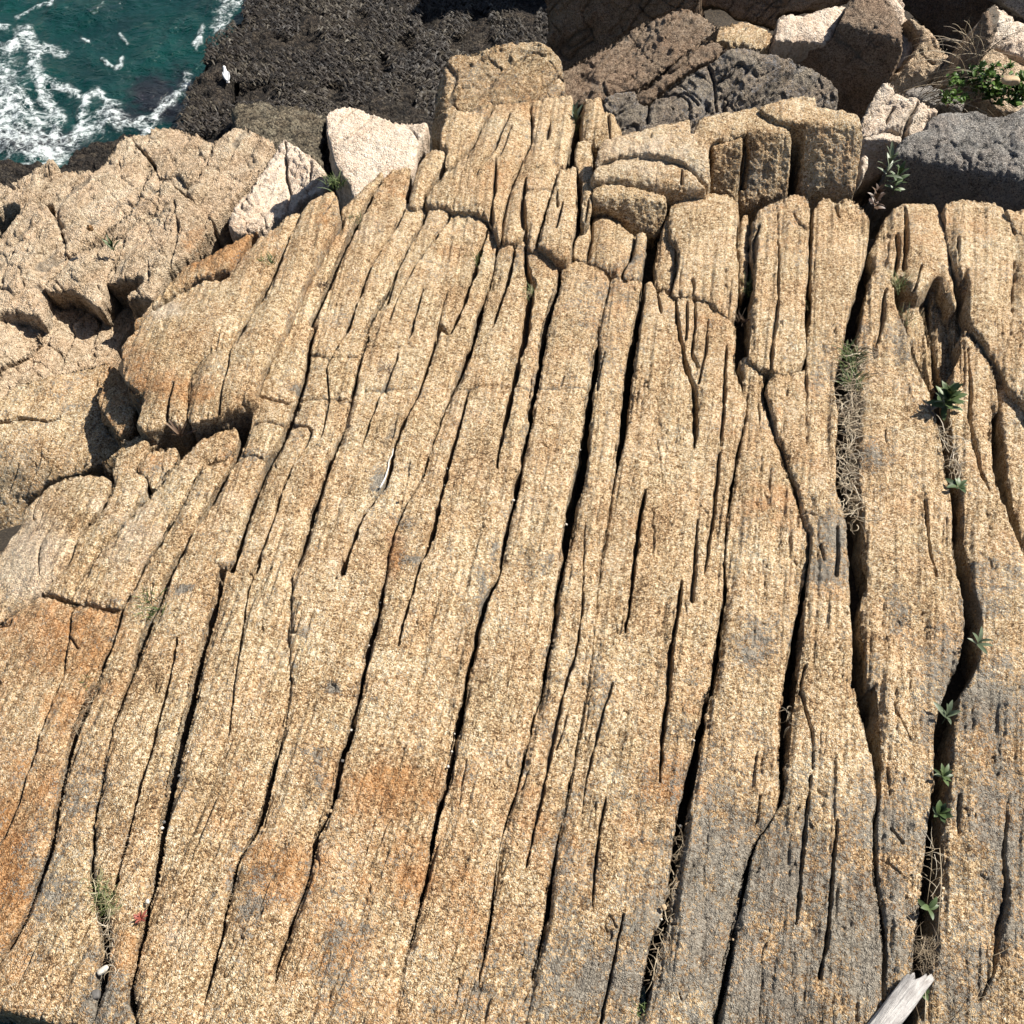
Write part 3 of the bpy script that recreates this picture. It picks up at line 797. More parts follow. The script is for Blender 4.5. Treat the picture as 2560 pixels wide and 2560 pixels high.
# right-hand slabs of the same row
TS('rock_block', 'rounded tan block split by dark fissures, standing at the head of the right-hand recess', 'rock',
   pts('O 500,200 530,150 590,118 660,115 720,122 748,170 765,240 785,330 805,450 818,560 800,555 760,470 735,430 690,470 655,505 620,470 585,430 520,430 460,360 445,320 475,260'), surf=surf_base(0.02), depth=0.4, Mw=24,
   grooves=[('O 590,150,3 592,260,6 590,400,7', .12), ('O 555,270,4 560,350,6 550,420,5', .08), ('O 660,400,3 640,480,4', .05)], crown=0.06, Rc=80)
TS('rock_block', 'broad tan slab at the right edge with a dark diagonal joint along its foot', 'rock',
   pts('O 752,165 790,128 860,122 940,128 1000,160 1030,205 1055,265 1092,280 1200,300 1200,1100 1092,975 1030,900 980,815 930,740 880,665 862,600 862,500 852,425 835,450 800,400 780,300'), surf=surf_base(0.03), depth=0.45, Mw=28,
   grooves=[('O 810,300,2 815,400,4 830,450,3', .05), ('O 1055,390,3 1055,470,4', .04), ('O 1050,480,2 1045,600,3', .03)])
TS('rock_block', 'small tan block cut off by the upper right frame edge, beside the broad slab', 'rock', pts('O 1015,178 1092,165 1200,170 1200,290 1092,268 1060,255 1035,205'), surf=surf_base(0.05), depth=0.4, Mw=24)

# lobe on the left that overhangs the ribs
LOB = dict(surf=surf_base(0.10), depth=0.32, Mw=26)
TS('rock_block', 'rust-brown weathered strip of rock along the outer edge of the overhanging lobe', 'rock',
   pts('K 1000,1680 1100,1560 1150,1490 1210,1430 1380,1245 1540,1175 1700,1090 1830,1010 1900,985 1945,985 L 120,1120 60,1180 K 1780,1190 1700,1280 1450,1335 1300,1430 1170,1520 1090,1590'), surf=surf_base(0.04), depth=0.5, Mw=26, rustb=.5)
TS('rock_block', 'large rounded lobe of tan rock with a white worn patch, jutting out at the left', 'rock',
   pts('A 640,1830 720,1740 800,1640 900,1580 960,1540 1080,1480 1200,1460 1240,1400 1290,1340 L 130,1140 250,1065 330,985 440,955 425,1030 262,1330 160,1530 50,1720 -10,1830 A 1230,1830 D 1080,60 1005,190 1000,290 985,385 930,412 895,400 865,405 795,448 745,448 722,410 745,330 755,255 700,250 655,190 640,60'), crown=0.04, Rc=90, **LOB,
   grooves=[('D 925,220,2 900,290,5 880,400,6', .06), ('D 1130,20,2 1060,110,4 1010,180,4 1010,280,5 995,390,5', .04), ('D 640,190,3 700,240,5 755,260,3', .04)])
TS('rock_block', 'long tan rib with a brown undercut end, right of the big rounded lobe', 'rock',
   pts('L 442,985 520,885 610,825 690,812 735,850 738,1000 720,1070 560,1330 470,1500 375,1720 310,1900 S 190,130 120,290 D 1370,290 1290,322 1175,365 1080,395 1005,405 1000,300 1015,190 1095,50 A 1245,1820 L 20,1855 85,1735 205,1540 300,1340'), crown=0.03, **LOB,
   grooves=[('A 1480,1500,1 D 1250,-20,2 1220,130,3 1185,260,4 1165,370,5', .035), ('L 720,860,3 640,980,5 590,1060,2', .03)])
TS('boulder', 'brown lump of rock with a pale chalky rim wedged below the rounded lobe', 'rock',
   pts('R 470,85 500,100 525,140 590,205 575,260 560,350 500,372 460,320 430,280 408,215 440,150'), surf=surf_base(-0.12), depth=0.5, rustb=.3)
TS('boulder', 'wide low boulder with a dark stained flank at the left edge below the broken ledge', 'boulder',
   pts('D -160,480 0,300 40,270 110,222 300,170 480,130 570,108 580,170 515,300 545,400 620,500 660,560 560,650 400,720 260,770 130,890 90,990 0,1070 -160,1160'), surf=surf_planes([(60, 1000, 5.75 + .65, (0, -.1, 1)), (120, 1160, 5.55 + .62, (-.15, -.75, .8))], 0.05), depth=0.9, Mw=30,
   n=(-.05, -.3, .95), grooves=[('D -10,450,4 50,435,5 115,420,6 250,440,3 330,420,1', .06)], lump=.03, rustb=.1, greyb=.15)

# upper central block of ribs
UU = dict(surf=surf_base(0.08), depth=0.45, Mw=24)
TS('rock_block', 'short stubby tan rib at the left end of the upper central block', 'rock', pts('M 62,950 75,860 95,770 150,625 235,533 300,528 345,560 335,630 250,740 185,850 160,935 115,968'), crown=.05, Rc=60, **UU)
TS('rock_block', 'olive-tan slab sloping up behind the stubby rib of the upper central block', 'rock', pts('M 345,330 370,295 440,262 580,250 640,222 695,217 635,330 545,500 435,620 350,690 342,620 355,560 310,510 300,440'), **UU)
TS('rock_block', 'ribbed tan slab with a grey lichen ring, left half of the upper central block', 'rock',
   pts('M 190,935 215,860 340,730 450,635 560,505 645,335 712,222 760,192 860,185 972,180 985,300 985,480 905,655 840,800 785,1000 770,1100 755,1225 715,1160 680,1100 650,1055 590,1025 520,1000 400,985 330,965 250,955'), **UU, crown=.035,
   grooves=[('M 830,310,2 760,450,7 700,600,4 630,700,3 560,790,2', .06), ('M 725,640,2 715,850,6 690,1010,7 690,1100,6', .07), ('M 540,500,3 500,640,1', .03), ('M 320,760,2 280,840,1', .02), ('M 840,420,2 780,560,3 740,640,2', .03)])
TS('rock_block', 'tan slab with a squared front and russet patches, right half of the upper central block', 'rock',
   pts('M 985,182 1100,150 1220,122 1298,130 1312,235 1318,300 1280,540 1245,685 1205,690 1165,800 1115,950 1065,1100 1005,1300 965,1285 955,1130 905,1215 850,1238 775,1225 785,1080 805,980 850,820 920,655 995,490 1000,300'), **UU, crown=.035,
   grooves=[('M 950,790,2 930,900,7 920,1010,8 935,1120,8', .09), ('M 1135,360,2 1120,430,6 1110,480,5', .05), ('M 930,720,2 1040,710,3', .03), ('M 900,650,2 850,780,4 780,1020,4', .05), ('M 960,880,3 1080,860,3 1140,840,2', .03)])
TS('rock_block', 'forked tan rib with a russet foot at the front right of the upper central block', 'rock',
   pts('M 1262,700 1205,715 1170,830 1130,950 1090,1100 1035,1285 1100,1325 1190,1385 1260,1375 1290,1300 1310,1200 1330,1100 1338,960 1335,800 1325,690'), **UU, grooves=[('M 1190,880,2 1190,990,4', .04), ('M 1225,970,2 1200,1080,5 1180,1170,4', .05)])
TS('rock_block', 'thin upright tan rib beside the deep slot that separates it from the bright ledge', 'rock', pts('M 1335,510 1395,488 1445,505 1452,620 1450,850 1440,1035 1395,1105 1372,1090 1378,900 1372,790 1345,720 1320,650'), **UU,
   grooves=[('M 1330,700,2 1325,800,3', .03), ('M 1420,960,2 1400,1090,4', .05)])
TS('rock_block', 'small pinkish block at the top of the plant-filled slot', 'rock', pts('M 1372,330 1382,220 1392,155 1460,150 1528,152 1548,240 1600,265 1665,340 1675,435 1590,475 1500,500 1440,485 1375,465'), **UU, crown=.05, grooves=[('M 1575,300,3 1585,460,5', .05)])
# block below it
XX = dict(surf=surf_base(-0.03), depth=0.4, Mw=22)
TS('rock_block', 'narrow tan rib on the left side of the sunken middle block', 'rock', pts('M 1375,1130 1400,1105 1440,1120 1445,1200 1420,1300 1400,1400 1330,1400 1300,1365 1320,1270'), **XX)
TS('rock_block', 'sunken grey-flecked block with a rounded top under the arching overhang', 'rock', pts('M 1455,1090 1470,1055 1560,1040 1630,1065 1720,1150 1780,1185 1775,1260 1740,1380 1690,1450 1670,1530 1560,1480 1440,1420 1410,1400 1440,1280 1452,1200'), **XX, crown=.04, greyb=.15)
TS('rock_block', 'slim grey rib on the right side of the sunken middle block', 'rock', pts('M 1790,1200 1825,1180 1860,1195 1868,1240 1840,1420 1800,1555 1690,1535 1710,1450 1760,1380'), **XX, greyb=.4)

# bright ledge behind (V)
def fold(zt, px, py, ang, soft=0.012, nx=0.0, tilt=0.05):
    r = rays(px, py)
    dep = (CAMZ - zt) / -r[2]
    return surf_planes([(px, py, dep, (nx, -tilt, 1)), (px, py, dep, (nx - 0.05, -math.sin(math.radians(ang)), math.cos(math.radians(ang))))], soft)


NV = nrm((0, -.45, .9))
_s0 = slab
VG = dict(grain=.45, rough=1.3)
VD = (0, 0.15, -1)
TS('rock_block', 'bright tan ledge block with a smooth sunlit top and an arched crack', 'rock',
   pts('P 238,745 248,680 268,640 360,602 480,570 600,546 663,537 678,600 705,540 760,520 830,508 900,498 968,482 985,530 985,575 905,606 830,625 762,645 755,700 757,780 742,845 700,800 640,740 580,715 530,702 400,690 300,720'),
   surf=fold(0.22, 1700, 395, 38, tilt=.12), **VG, n=NV, down=VD, depth=0.7, Mw=26, paleb=.35, grooves=[('P 490,600,2 490,620,3', .03)])
TS('rock_block', 'tan block under the arched crack, with a dark notch at its lower corner', 'rock',
   pts('P 228,825 238,755 300,728 400,700 530,712 575,722 640,750 700,808 738,858 690,868 640,880 600,862 540,862 470,848 380,830 300,818'), surf=fold(0.16, 1600, 440, 45, tilt=.15), **VG, n=NV, down=VD, depth=0.6, Mw=24, grooves=[('P 630,770,2 628,830,3', .05)], paleb=.2)
TS('rock_block', 'rounded tan block whose underside arches over the sunken middle block', 'rock',
   pts('P 222,940 224,855 290,832 380,838 470,860 545,876 555,920 540,1000 515,1062 470,1052 400,1030 350,975 300,955 250,952'), surf=fold(0.10, 1570, 490, 60, tilt=.12), **VG, n=NV, down=(0, 0.5, -1), depth=0.6, Mw=24)
TS('rock_block', 'brown-faced upright block in the bright ledge, left of the widest slot', 'rock',
   pts('P 768,650 830,632 900,612 908,650 893,760 872,890 830,885 790,870 765,860 758,790 768,720'), surf=fold(0.24, 1820, 350, 62, tilt=.1), **VG, n=NV, down=VD, depth=0.6, Mw=24, rustb=.2)
TS('rock_block', 'upright tan block with a grey foot between the two dark slots of the bright ledge', 'rock',
   pts('C 345,610 420,580 500,567 530,595 600,648 675,690 688,750 680,900 668,1005 600,1060 520,1100 430,1125 405,1060 425,900 440,770 425,715 350,700 300,690'), surf=fold(0.26, 1900, 325, 60, tilt=.1), **VG, n=NV, down=VD, depth=0.6, Mw=26, greyb=.1,
   grooves=[('C 430,720,6 440,850,12 425,1000,12', .08)])
TS('rock_block', 'largest upright block of the bright ledge, at its right end, with a grey-flecked face', 'rock',
   pts('C 515,575 560,547 700,517 815,507 832,560 930,575 1030,597 1062,640 1068,760 1040,940 1010,1050 850,1042 745,1035 745,900 755,800 752,680 690,662 610,648 560,612'), surf=fold(0.30, 2060, 305, 62, tilt=.1), **VG, n=NV, down=VD, depth=0.7, Mw=26, greyb=.1,
   grooves=[('C 505,590,3 560,610,3 600,645,2', .02)])

# ------------------------------------------------------------------ boulders behind
BK = dict(step=3.0, jit=2.6, grain=0.4, rough=1.4, lump=.025, crown=.015, R=4, Rc=40)


def BB(label, outline, planes, n, mat, name='boulder', soft=.025, depth=1.2, Mw=40, **kw):
    a = dict(BK); a.update(kw)
    return TS(name, label, 'boulder', pts(outline), surf=surf_planes(planes, soft), n=n, depth=depth, Mw=Mw, mat=mat, **a)


BB('tan boulder with grey veins, half shaded, behind the upper central block', 'B 490,740 505,560 530,430 565,340 610,292 720,272 850,228 980,212 1090,228 1180,300 1200,480 1100,560 900,620 700,660 560,760',
   [(1230, 180, 8.7, (-.05, -.5, .86)), (1100, 180, 8.75, (-.8, -.35, .5))], (-.1, -.5, .86), GRANITE, greyb=.2, strata=.03, down=(0, .6, -.8))
BB('tall dark shaded rock wall rising at the top of the frame', 'P -5,365 5,200 8,60 8,-60 700,-60 690,30 640,60 520,90 330,200 140,300 60,350',
   [(1500, 60, 9.9, (-.55, -.82, .12))], (-.5, -.8, .3), BROWN, depth=3.0, down=(0.2, .6, -.7), strata=.04, name='rock_wall')
BB('long brown slab slanting up to the right beneath the dark wall', 'P -60,420 0,378 140,285 330,172 430,112 520,72 600,48 660,38 720,62 800,108 770,135 710,182 560,305 470,372 410,402 280,432 200,470 60,470',
   [(1500, 190, 8.75, (-.12, -.5, .85))], (-.12, -.5, .85), BROWN, strata=.03, down=(0, .5, -.85), greyb=.1)
BB('narrow brown slab wedged between the long slanting slab and the blue-grey boulder', 'P 418,405 480,372 565,312 700,190 745,175 800,180 832,215 755,258 620,345 520,425 470,465 430,450',
   [(1680, 170, 8.55, (-.1, -.55, .85))], (-.1, -.55, .85), BROWN, strata=.035, down=(0, .5, -.85), Mw=24, depth=.6)
BB('blue-grey cracked boulder behind the bright ledge', 'P 275,445 410,412 435,462 480,470 525,430 640,342 750,288 835,228 890,215 980,230 C 380,255 460,262 560,290 760,342 890,425 925,480 935,560 900,640 700,680 300,700 P 620,640 420,640 330,600',
   [(1660, 230, 8.3, (-.1, -.6, .8)), (2050, 210, 8.45, (.35, -.8, .45))], (-.1, -.6, .8), SLATE, strata=.035, down=(0, .5, -.85), greyb=.15,
   grooves=[('P 748,290,3 775,370,5 778,430,4 785,505,3', .05), ('P 480,465,3 468,560,5', .06), ('P 560,480,2 640,420,4 700,480,3', .03), ('P 790,370,4 850,345,4 870,310,3', .04)])
BB('sunlit tan slab end poking out above the blue-grey boulder', 'P 740,150 800,112 850,100 900,85 960,105 1055,145 1052,170 1000,205 925,205 850,215 832,182',
   [(1830, 80, 9.0, (.1, -.35, .9))], (.1, -.4, .9), GRANITE, strata=.035, Mw=26, depth=.7)
BB('brown overhanging rock cut off by the top of the frame', 'P 670,-70 690,35 760,28 830,50 880,85 960,100 1060,135 1100,110 C 600,100 640,70 700,60 850,50 990,10 1000,-80 P 1200,-90',
   [(1860, 20, 9.6, (-.2, -.9, .25))], (-.2, -.85, .4), BROWN, strata=.03, depth=1.5)
BB('wedge coloured pale for the sunlit top facet of the big shaded block', 'C 606,205 615,150 636,75 760,60 960,20 985,30 940,110 893,205 800,205 700,203',
   [(1980, 60, 9.05, (.1, -.3, .95))], (.1, -.3, .95), PALEROCK, Mw=26, depth=.5)  # lit facet of the angular block: sunlight put into the pale material
BB('big angular block with a grey lit top and a large shaded face', 'C 520,290 545,255 600,225 700,210 800,212 893,205 940,115 990,20 1030,-20 1100,-50 1160,-40 1235,45 1258,90 1275,180 1272,300 1222,400 1140,520 1085,610 1100,760 900,760 700,600 560,350',
   [(2155, 72, 8.85, (-.42, -.9, .05)), (2155, 72, 8.85, (-.1, -.42, .9))], (-.3, -.8, .5), BROWN, soft=.02, depth=1.6, Mw=40, crown=.01, R=4, lump=.03, name='boulder', strata=.012)
BB('white-tan slab edge standing behind the big angular block', 'C 1160,-60 1290,-10 1312,80 1340,140 1378,205 1330,290 1290,352 1230,362 1278,250 1282,170 1262,80',
   [(2255, 80, 9.2, (.25, -.5, .8))], (.25, -.5, .8), PALEROCK, strata=.03)
BB('pinkish tan boulder with crumbled strata below the dark hollow', 'C 1318,85 1390,125 1500,232 1540,300 1532,372 1440,430 1340,500 1240,480 1215,410 1292,358 1378,205',
   [(2320, 165, 9.0, (.1, -.5, .85)), (2320, 165, 9.0, (0, -.95, .3))], (.1, -.6, .8), BEIGE, strata=.03)
BB('pale grey split block between the bright ledge and the dark grey slab', 'C 1068,632 1130,520 1200,427 1290,482 1360,512 1440,558 1475,592 1420,640 1405,700 1310,775 1270,735 1190,705 1080,742',
   [(2250, 345, 8.0, (-.05, -.45, .9)), (2250, 345, 8.0, (-.1, -1, .0))], (-.05, -.45, .9), PALEROCK, soft=.02, greyb=.35, strata=.035, grooves=[('C 1240,560,3 1210,620,6 1195,660,5', .06), ('C 1370,540,3 1310,640,7 1290,740,7', .08)], depth=1.0, crown=.02)
BB('low grey rock lying at the foot of the green bush', 'C 1300,490 1400,455 1500,468 1580,500 1622,535 1600,585 1520,565 1440,552 1360,508', [(2340, 240, 8.75, (0, -.4, .9))], (0, -.4, .9), GREYROCK, Mw=24, depth=.5)
BB('small pale stone at the dark edge of the hollow right of the ledge', 'C 1060,860 1085,820 1105,845 1095,900 1065,930', [(2165, 405, 7.4, (0, -.5, .9))], (0, -.5, .9), PALEROCK, Mw=14, depth=.3, name='stone', lump=.01, crown=.03, Rc=20)
BB('block with a small flat pale top and a shaded front above the hollow', 'C 1075,745 1110,725 1190,706 1275,735 1262,790 1235,850 1180,930 1120,960 1062,985', [(2210, 345, 7.95, (0, -.15, 1)), (2210, 353, 7.95, (-.2, -1, .1))], (0, -.5, .8), PALEROCK, Mw=26, depth=.6, soft=.01, greyb=.2)
BB('broad dark grey slab with a rough top and a shaded underside, at the right edge', 'C 1225,850 1290,740 1330,720 1415,690 1425,640 1490,592 1600,590 1700,592 1750,612 1860,602 1932,570 2050,540 2050,1180 1932,1140 1840,1130 1700,1110 1500,1110 1350,1080 1220,1060 1190,960',
   [(2400, 422, 7.6, (-.12, -.42, .9)), (2400, 422, 7.6, (-.35, -1, -.1))], (-.1, -.5, .85), GREYROCK, soft=.02, depth=1.2, lump=.03, crown=.02, greyb=.1, strata=.016)
BB('pale tan slab with a dark split edge at the upper right', 'Q 922,150 930,60 955,22 1000,35 1040,70 1092,95 1180,130 1180,290 1092,262 1000,215 940,205', [(2510, 90, 9.0, (.1, -.5, .85))], (.1, -.5, .85), PALEROCK, strata=.03)
BB('thin upright brown slab like a plank leaning at the upper right', 'Q 800,265 840,190 905,62 922,55 935,120 938,190 905,250 850,330 810,360 785,330', [(2430, 110, 8.9, (-.5, -.8, .3))], (-.5, -.8, .3), BROWN, Mw=24, depth=.4, lump=.015)
BB('pinkish brown rock behind the green bush', 'Q 885,345 900,225 960,218 1020,250 1092,285 1180,310 1180,520 1060,520 960,480', [(2520, 200, 8.9, (0, -.5, .85))], (0, -.5, .85), BEIGE, rustb=.2)
BB('dark hollow rock face at the top right corner, in shade', 'Q 530,-70 545,0 600,90 690,160 760,230 850,200 930,60 1000,70 1092,110 1200,120 1200,-70', [(2400, 60, 10.6, (-.2, -.9, .3))], (-.2, -.9, .3), DARKROCK, depth=1.5, name='rock_wall')
BB('dark grey rock in the extreme upper right corner', 'Q 985,-40 1000,20 1050,60 1092,85 1180,100 1180,-60', [(2540, 20, 9.4, (-.4, -.8, .5))], (-.2, -.9, .3), GREYROCK, Mw=26)
BB('whitish block with brown cracks left of the upper central block', 'L 645,300 655,235 700,192 800,170 860,172 1000,232 1150,282 1250,290 1405,308 1420,335 1352,450 1322,600 1290,690 1160,760 1060,800 960,860 860,880 830,800 775,720 712,620 700,560 655,420',
   [(960, 330, 7.6, (.0, -.14, 1))], (0, -.14, 1), PALEROCK, depth=1.2, Mw=34, step=2.8, lump=.02, rough=1.2, R=7,
   grooves=[('L 1000,240,2 920,330,4 850,400,4 780,440,4 740,470,3', .025), ('L 860,190,2 760,280,4 720,330,4', .03), ('L 1240,290,2 1350,440,3', .03)])

# ------------------------------------------------------------------ broken ledge on the left
LZ = surf_z(-0.75, 0.10, 0.05, 330, 560)
LD = dict(surf=LZ, n=(-.1, -.05, 1), depth=.9, Mw=30, mat=BEIGE, step=2.8, jit=2.6, rough=1.3, grain=0.5, lump=.03, strata=.034, crown=.012, R=3.5)


def LB(label, spec, **kw):
    a = dict(LD); a.update(kw)
    return TS('rock_block', label, 'rock', pts(spec), **a)


LB('low beige shelf of rock nearest the foam at the left edge', 'K -200,760 -80,650 0,602 95,590 250,522 390,455 430,515 360,562 250,602 120,645 0,715 -200,830')
LB('cracked beige block beside a dark hole at the left edge of the broken ledge', 'K -200,850 0,722 120,655 300,585 400,545 480,522 640,522 565,640 485,735 400,762 300,762 200,768 145,800 130,770 0,790 -200,900')
LB('big smooth beige slab in the middle of the broken ledge', 'K 400,775 500,692 640,532 710,522 780,452 860,332 930,262 1000,295 1105,430 1135,490 1050,650 960,820 850,900 750,998 620,1088 495,1155 482,1050 432,950 400,870')
LB('jagged cracked beige slab on the seaward crest of the broken ledge', 'K 965,258 1060,236 1118,240 1130,200 1200,185 1340,186 1430,232 1480,226 1550,285 1600,302 1545,480 1405,635 1330,545 1205,550 1145,430 1055,340', strata=.03)
LB('wedge of streaky grey-beige rock in the centre of the broken ledge', 'K 1145,500 1200,555 1330,550 1400,645 1395,690 1260,595 1200,600 1180,700 1180,800 1090,870 985,925 900,1000 860,995 770,1010 860,905 970,825 1060,655', strata=.03, greyb=.3)
LB('thick beige block with a dark pitted side on the crest of the broken ledge', 'K 1605,305 1700,222 1790,206 1880,196 L 30,345 130,385 235,425 245,460 150,640 50,750 -20,830 K 1700,760 1600,880 1500,790 1410,690 1420,640 1550,490')
LB('pale beige slab with a vertical crack right of the thick block', 'A 1478,790 1500,750 1530,737 1610,790 1700,852 1745,910 1780,960 1765,1005 1640,1045 1540,1120 1425,1200 1285,1248 1222,1190 1255,1112 1330,1010 1400,905', mat=PALEROCK, strata=.035,
   grooves=[('A 1528,750,3 1525,900,5 1545,1010,4 1530,1110,3', .06), ('A 1665,860,2 1660,960,3', .03), ('A 1490,790,2 1530,800,3', .03)])
LB('broad cracked slab forming the right part of the roof over the dark cavity', 'K 1205,605 1262,602 1380,700 1500,805 1588,902 1480,1080 1372,1218 1255,1310 1190,1440 1120,1508 1040,1488 955,1494 1090,1368 950,1358 795,1355 822,1270 885,1160 985,932 1182,812 1184,705', depth=1.3, down=(0,.3,-.95), Mw=40,
   grooves=[('K 1310,760,2 1340,950,4 1310,1150,3 1290,1280,2', .04), ('K 1120,1230,2 1130,1350,3', .03)])
LB('jutting beige slab forming the left lip of the roof over the dark cavity', 'K 860,1002 942,1002 882,1150 822,1250 800,1335 780,1420 732,1538 640,1480 520,1432 440,1442 350,1442 372,1378 480,1262 592,1150 700,1092 770,1020', depth=1.3, down=(-.05, .35, -.9), Mw=40)
LB('beige slab with wavy steps at the far left of the broken ledge', 'K -200,1130 0,1012 100,892 180,800 205,772 320,772 400,862 432,962 480,1060 490,1168 440,1290 340,1400 322,1500 300,1640 150,1602 0,1622 -200,1680', depth=.7)
LB('small flat beige slab below the far left stepped slab, at the frame edge', 'K -220,1700 0,1632 150,1612 296,1655 272,1760 300,1800 210,1870 110,1930 -220,2000', depth=.7, surf=surf_z(-0.93, -.22, .0, 60, 860))
LB('low cracked floor slab catching the shadow under the cavity', 'K 60,1980 250,1700 320,1500 400,1420 800,1330 1150,1460 1120,1560 1000,1680 900,1800 830,1960 600,2080 200,2200 -260,2250 -200,2050', surf=surf_z(-0.98, -.22, .0, 60, 860), depth=.8, strata=.04)

# dark underfill below the broken ledge so that no gap looks through to the water
u0 = surf_z(-2.0, 0, 0)
px_, py_ = np.meshgrid(np.linspace(-250, 960, 60), np.linspace(300, 1100, 50))
V = surf_z(-2.2, .05, .0, 330, 560)(px_.ravel(), py_.ravel())
V[:, 2] += 0.1 * vnoise(V * 2.5, 3)
V[:, 2] -= 6 * np.clip((V[:, 1] - 9.0) / 1.0, 0, 1)
ii = np.arange(px_.size).reshape(px_.shape)
fq = np.stack([ii[:-1, :-1], ii[1:, :-1], ii[1:, 1:], ii[:-1, 1:]], -1).reshape(-1, 4)
ug = mesh_obj('rubble_ground', V, fq, SOIL)
tag(ug, 'dark rubble floor under the broken ledge', kind='structure')

# ------------------------------------------------------------------ sea
SEA_Z = -5.6


def plain(name, stops, scale=30, rough=0.8, bumpd=0.0, spec=0.3, attr=None, detail=5, trans=0.0):
    m, nt, bs = M_(name)
    b = NB(nt)
    geo = b.n('ShaderNodeNewGeometry')
    n = b.noise(geo.outputs['Position'], scale, detail, 0.65)
    f = n
    if attr:
        f = b.math('ADD', b.math('MULTIPLY', b.math('SUBTRACT', n, 0.5), 0.7), b.attr(attr))
    c = b.ramp(f, stops)
    b.l(c, bs.inputs['Base Color'])
    bs.inputs['Roughness'].default_value = rough
    bs.inputs['Specular IOR Level'].default_value = spec
    if bumpd: b.l(b.bump(n, bumpd, 1.0), bs.inputs['Normal'])
    return m


m, nt_, bs = M_('sea_water')
b_ = NB(nt_)
geo = b_.n('ShaderNodeNewGeometry')
pos = geo.outputs['Position']
w1 = b_.noise(pos, 1.1, 6, 0.55, 0.4)
w2 = b_.noise(pos, 6.5, 5, 0.6, 0.6)
depthc = b_.noise(pos, 0.55, 4, 0.6)
und = b_.attr('under')
wc = b_.ramp(depthc, [(0.35, (0.0015, 0.017, 0.016)), (0.65, (0.0025, 0.034, 0.029))])
wc = b_.mix(b_.smooth(b_.math('ADD', und, b_.math('MULTIPLY', b_.math('SUBTRACT', w2, 0.5), 0.9)), 0.2, 0.8), wc, (0.010, 0.011, 0.014))
fo = b_.attr('foam')
lace = b_.vor(pos, 3.4, 'DISTANCE_TO_EDGE')
wv = b_.n('ShaderNodeVectorMath', operation='ADD')
nzz = b_.n('ShaderNodeTexNoise'); nzz.inputs['Scale'].default_value = 1.6; nzz.inputs['Detail'].default_value = 4
b_.l(pos, nzz.inputs['Vector'])
scv = b_.n('ShaderNodeVectorMath', operation='SCALE'); scv.inputs['Scale'].default_value = 0.9
b_.l(nzz.outputs['Color'], scv.inputs[0]); b_.l(pos, wv.inputs[0]); b_.l(scv.outputs[0], wv.inputs[1])
b_.l(wv.outputs[0], lace.inputs['Vector'])
fn = b_.noise(pos, 4.0, 7, 0.72, 0.8)
fn2 = b_.noise(pos, 16, 5, 0.7)
edge = b_.smooth(lace.outputs['Distance'], 0.17, 0.01)
lace2 = b_.vor(pos, 9.0, 'DISTANCE_TO_EDGE'); b_.l(wv.outputs[0], lace2.inputs['Vector'])
edge2 = b_.smooth(lace2.outputs['Distance'], 0.2, 0.02)
br = b_.smooth(fn, 0.40, 0.62)
br2 = b_.smooth(fn2, 0.36, 0.62)
core = b_.smooth(b_.math('ADD', fo, b_.math('MULTIPLY', b_.math('SUBTRACT', fn, 0.5), 2.2)), 0.75, 1.25)
web = b_.math('MULTIPLY', b_.math('MULTIPLY', edge, br), b_.smooth(fo, 0.12, 0.55))
web2 = b_.math('MULTIPLY', b_.math('MULTIPLY', edge2, br2), b_.smooth(fo, 0.3, 0.8))
f = b_.math('ADD', b_.math('MULTIPLY', core, b_.math('MULTIPLY_ADD', br2, 0.6, 0.25)), b_.math('MULTIPLY', web, 0.75))
f = b_.math('ADD', f, b_.math('MULTIPLY', web2, 0.5), clamp=True)
f = b_.math('MULTIPLY', f, 0.92)
col = b_.mix(f, wc, (0.55, 0.60, 0.61))
b_.l(col, bs.inputs['Base Color'])
bs.inputs['IOR'].default_value = 1.33
b_.l(b_.math('ADD', 0.07, b_.math('MULTIPLY', f, 0.6)), bs.inputs['Roughness'])
b_.l(b_.bump(b_.math('ADD', w1, b_.math('MULTIPLY', w2, 0.28)), 0.22, 1.0), bs.inputs['Normal'])
WATER = m

FOAM = [('A -80,330 0,420 50,520 90,620 140,720 200,800 250,830', 40), ('A -40,600 40,620 90,700', 60), ('A 60,290 120,180 150,165 165,240 270,265 345,285', 11),
        ('A 165,240 200,300 190,380 230,450 250,540 300,620 305,700 270,770', 16), ('A 230,835 300,830 370,765 450,700 540,650 600,590 630,635', 20),
        ('A 630,640 720,650 800,615 870,545 940,505 985,430 995,400', 10), ('A 410,700 440,620 470,520 520,485 565,530 620,560', 9), ('A 265,450 340,470 410,495', 9),
        ('A 770,700 800,650 830,600', 14), ('A 1170,150 1210,60 1260,20 1330,0 1360,-30', 14), ('A -60,800 60,745 170,735', 18), ('A 130,500 160,560 200,640 220,720', 8),
        ('A 90,90 170,40 260,20 330,-10', 5), ('A 560,320 620,360 660,300', 4), ('A 640,180 690,230', 4), ('A 1040,240 1080,200 1090,160', 7), ('A 0,160 40,160', 8), ('A 440,200 480,220', 3)]
sxs = np.arange(-420, 900, 3.0); sys_ = np.arange(-140, 640, 3.0)
SX, SY = np.meshgrid(sxs, sys_)
r_ = rays(SX.ravel(), SY.ravel())
V = CAM + r_ * ((CAMZ - SEA_Z) / -r_[:, 2])[:, None]
foam = np.zeros(len(V))
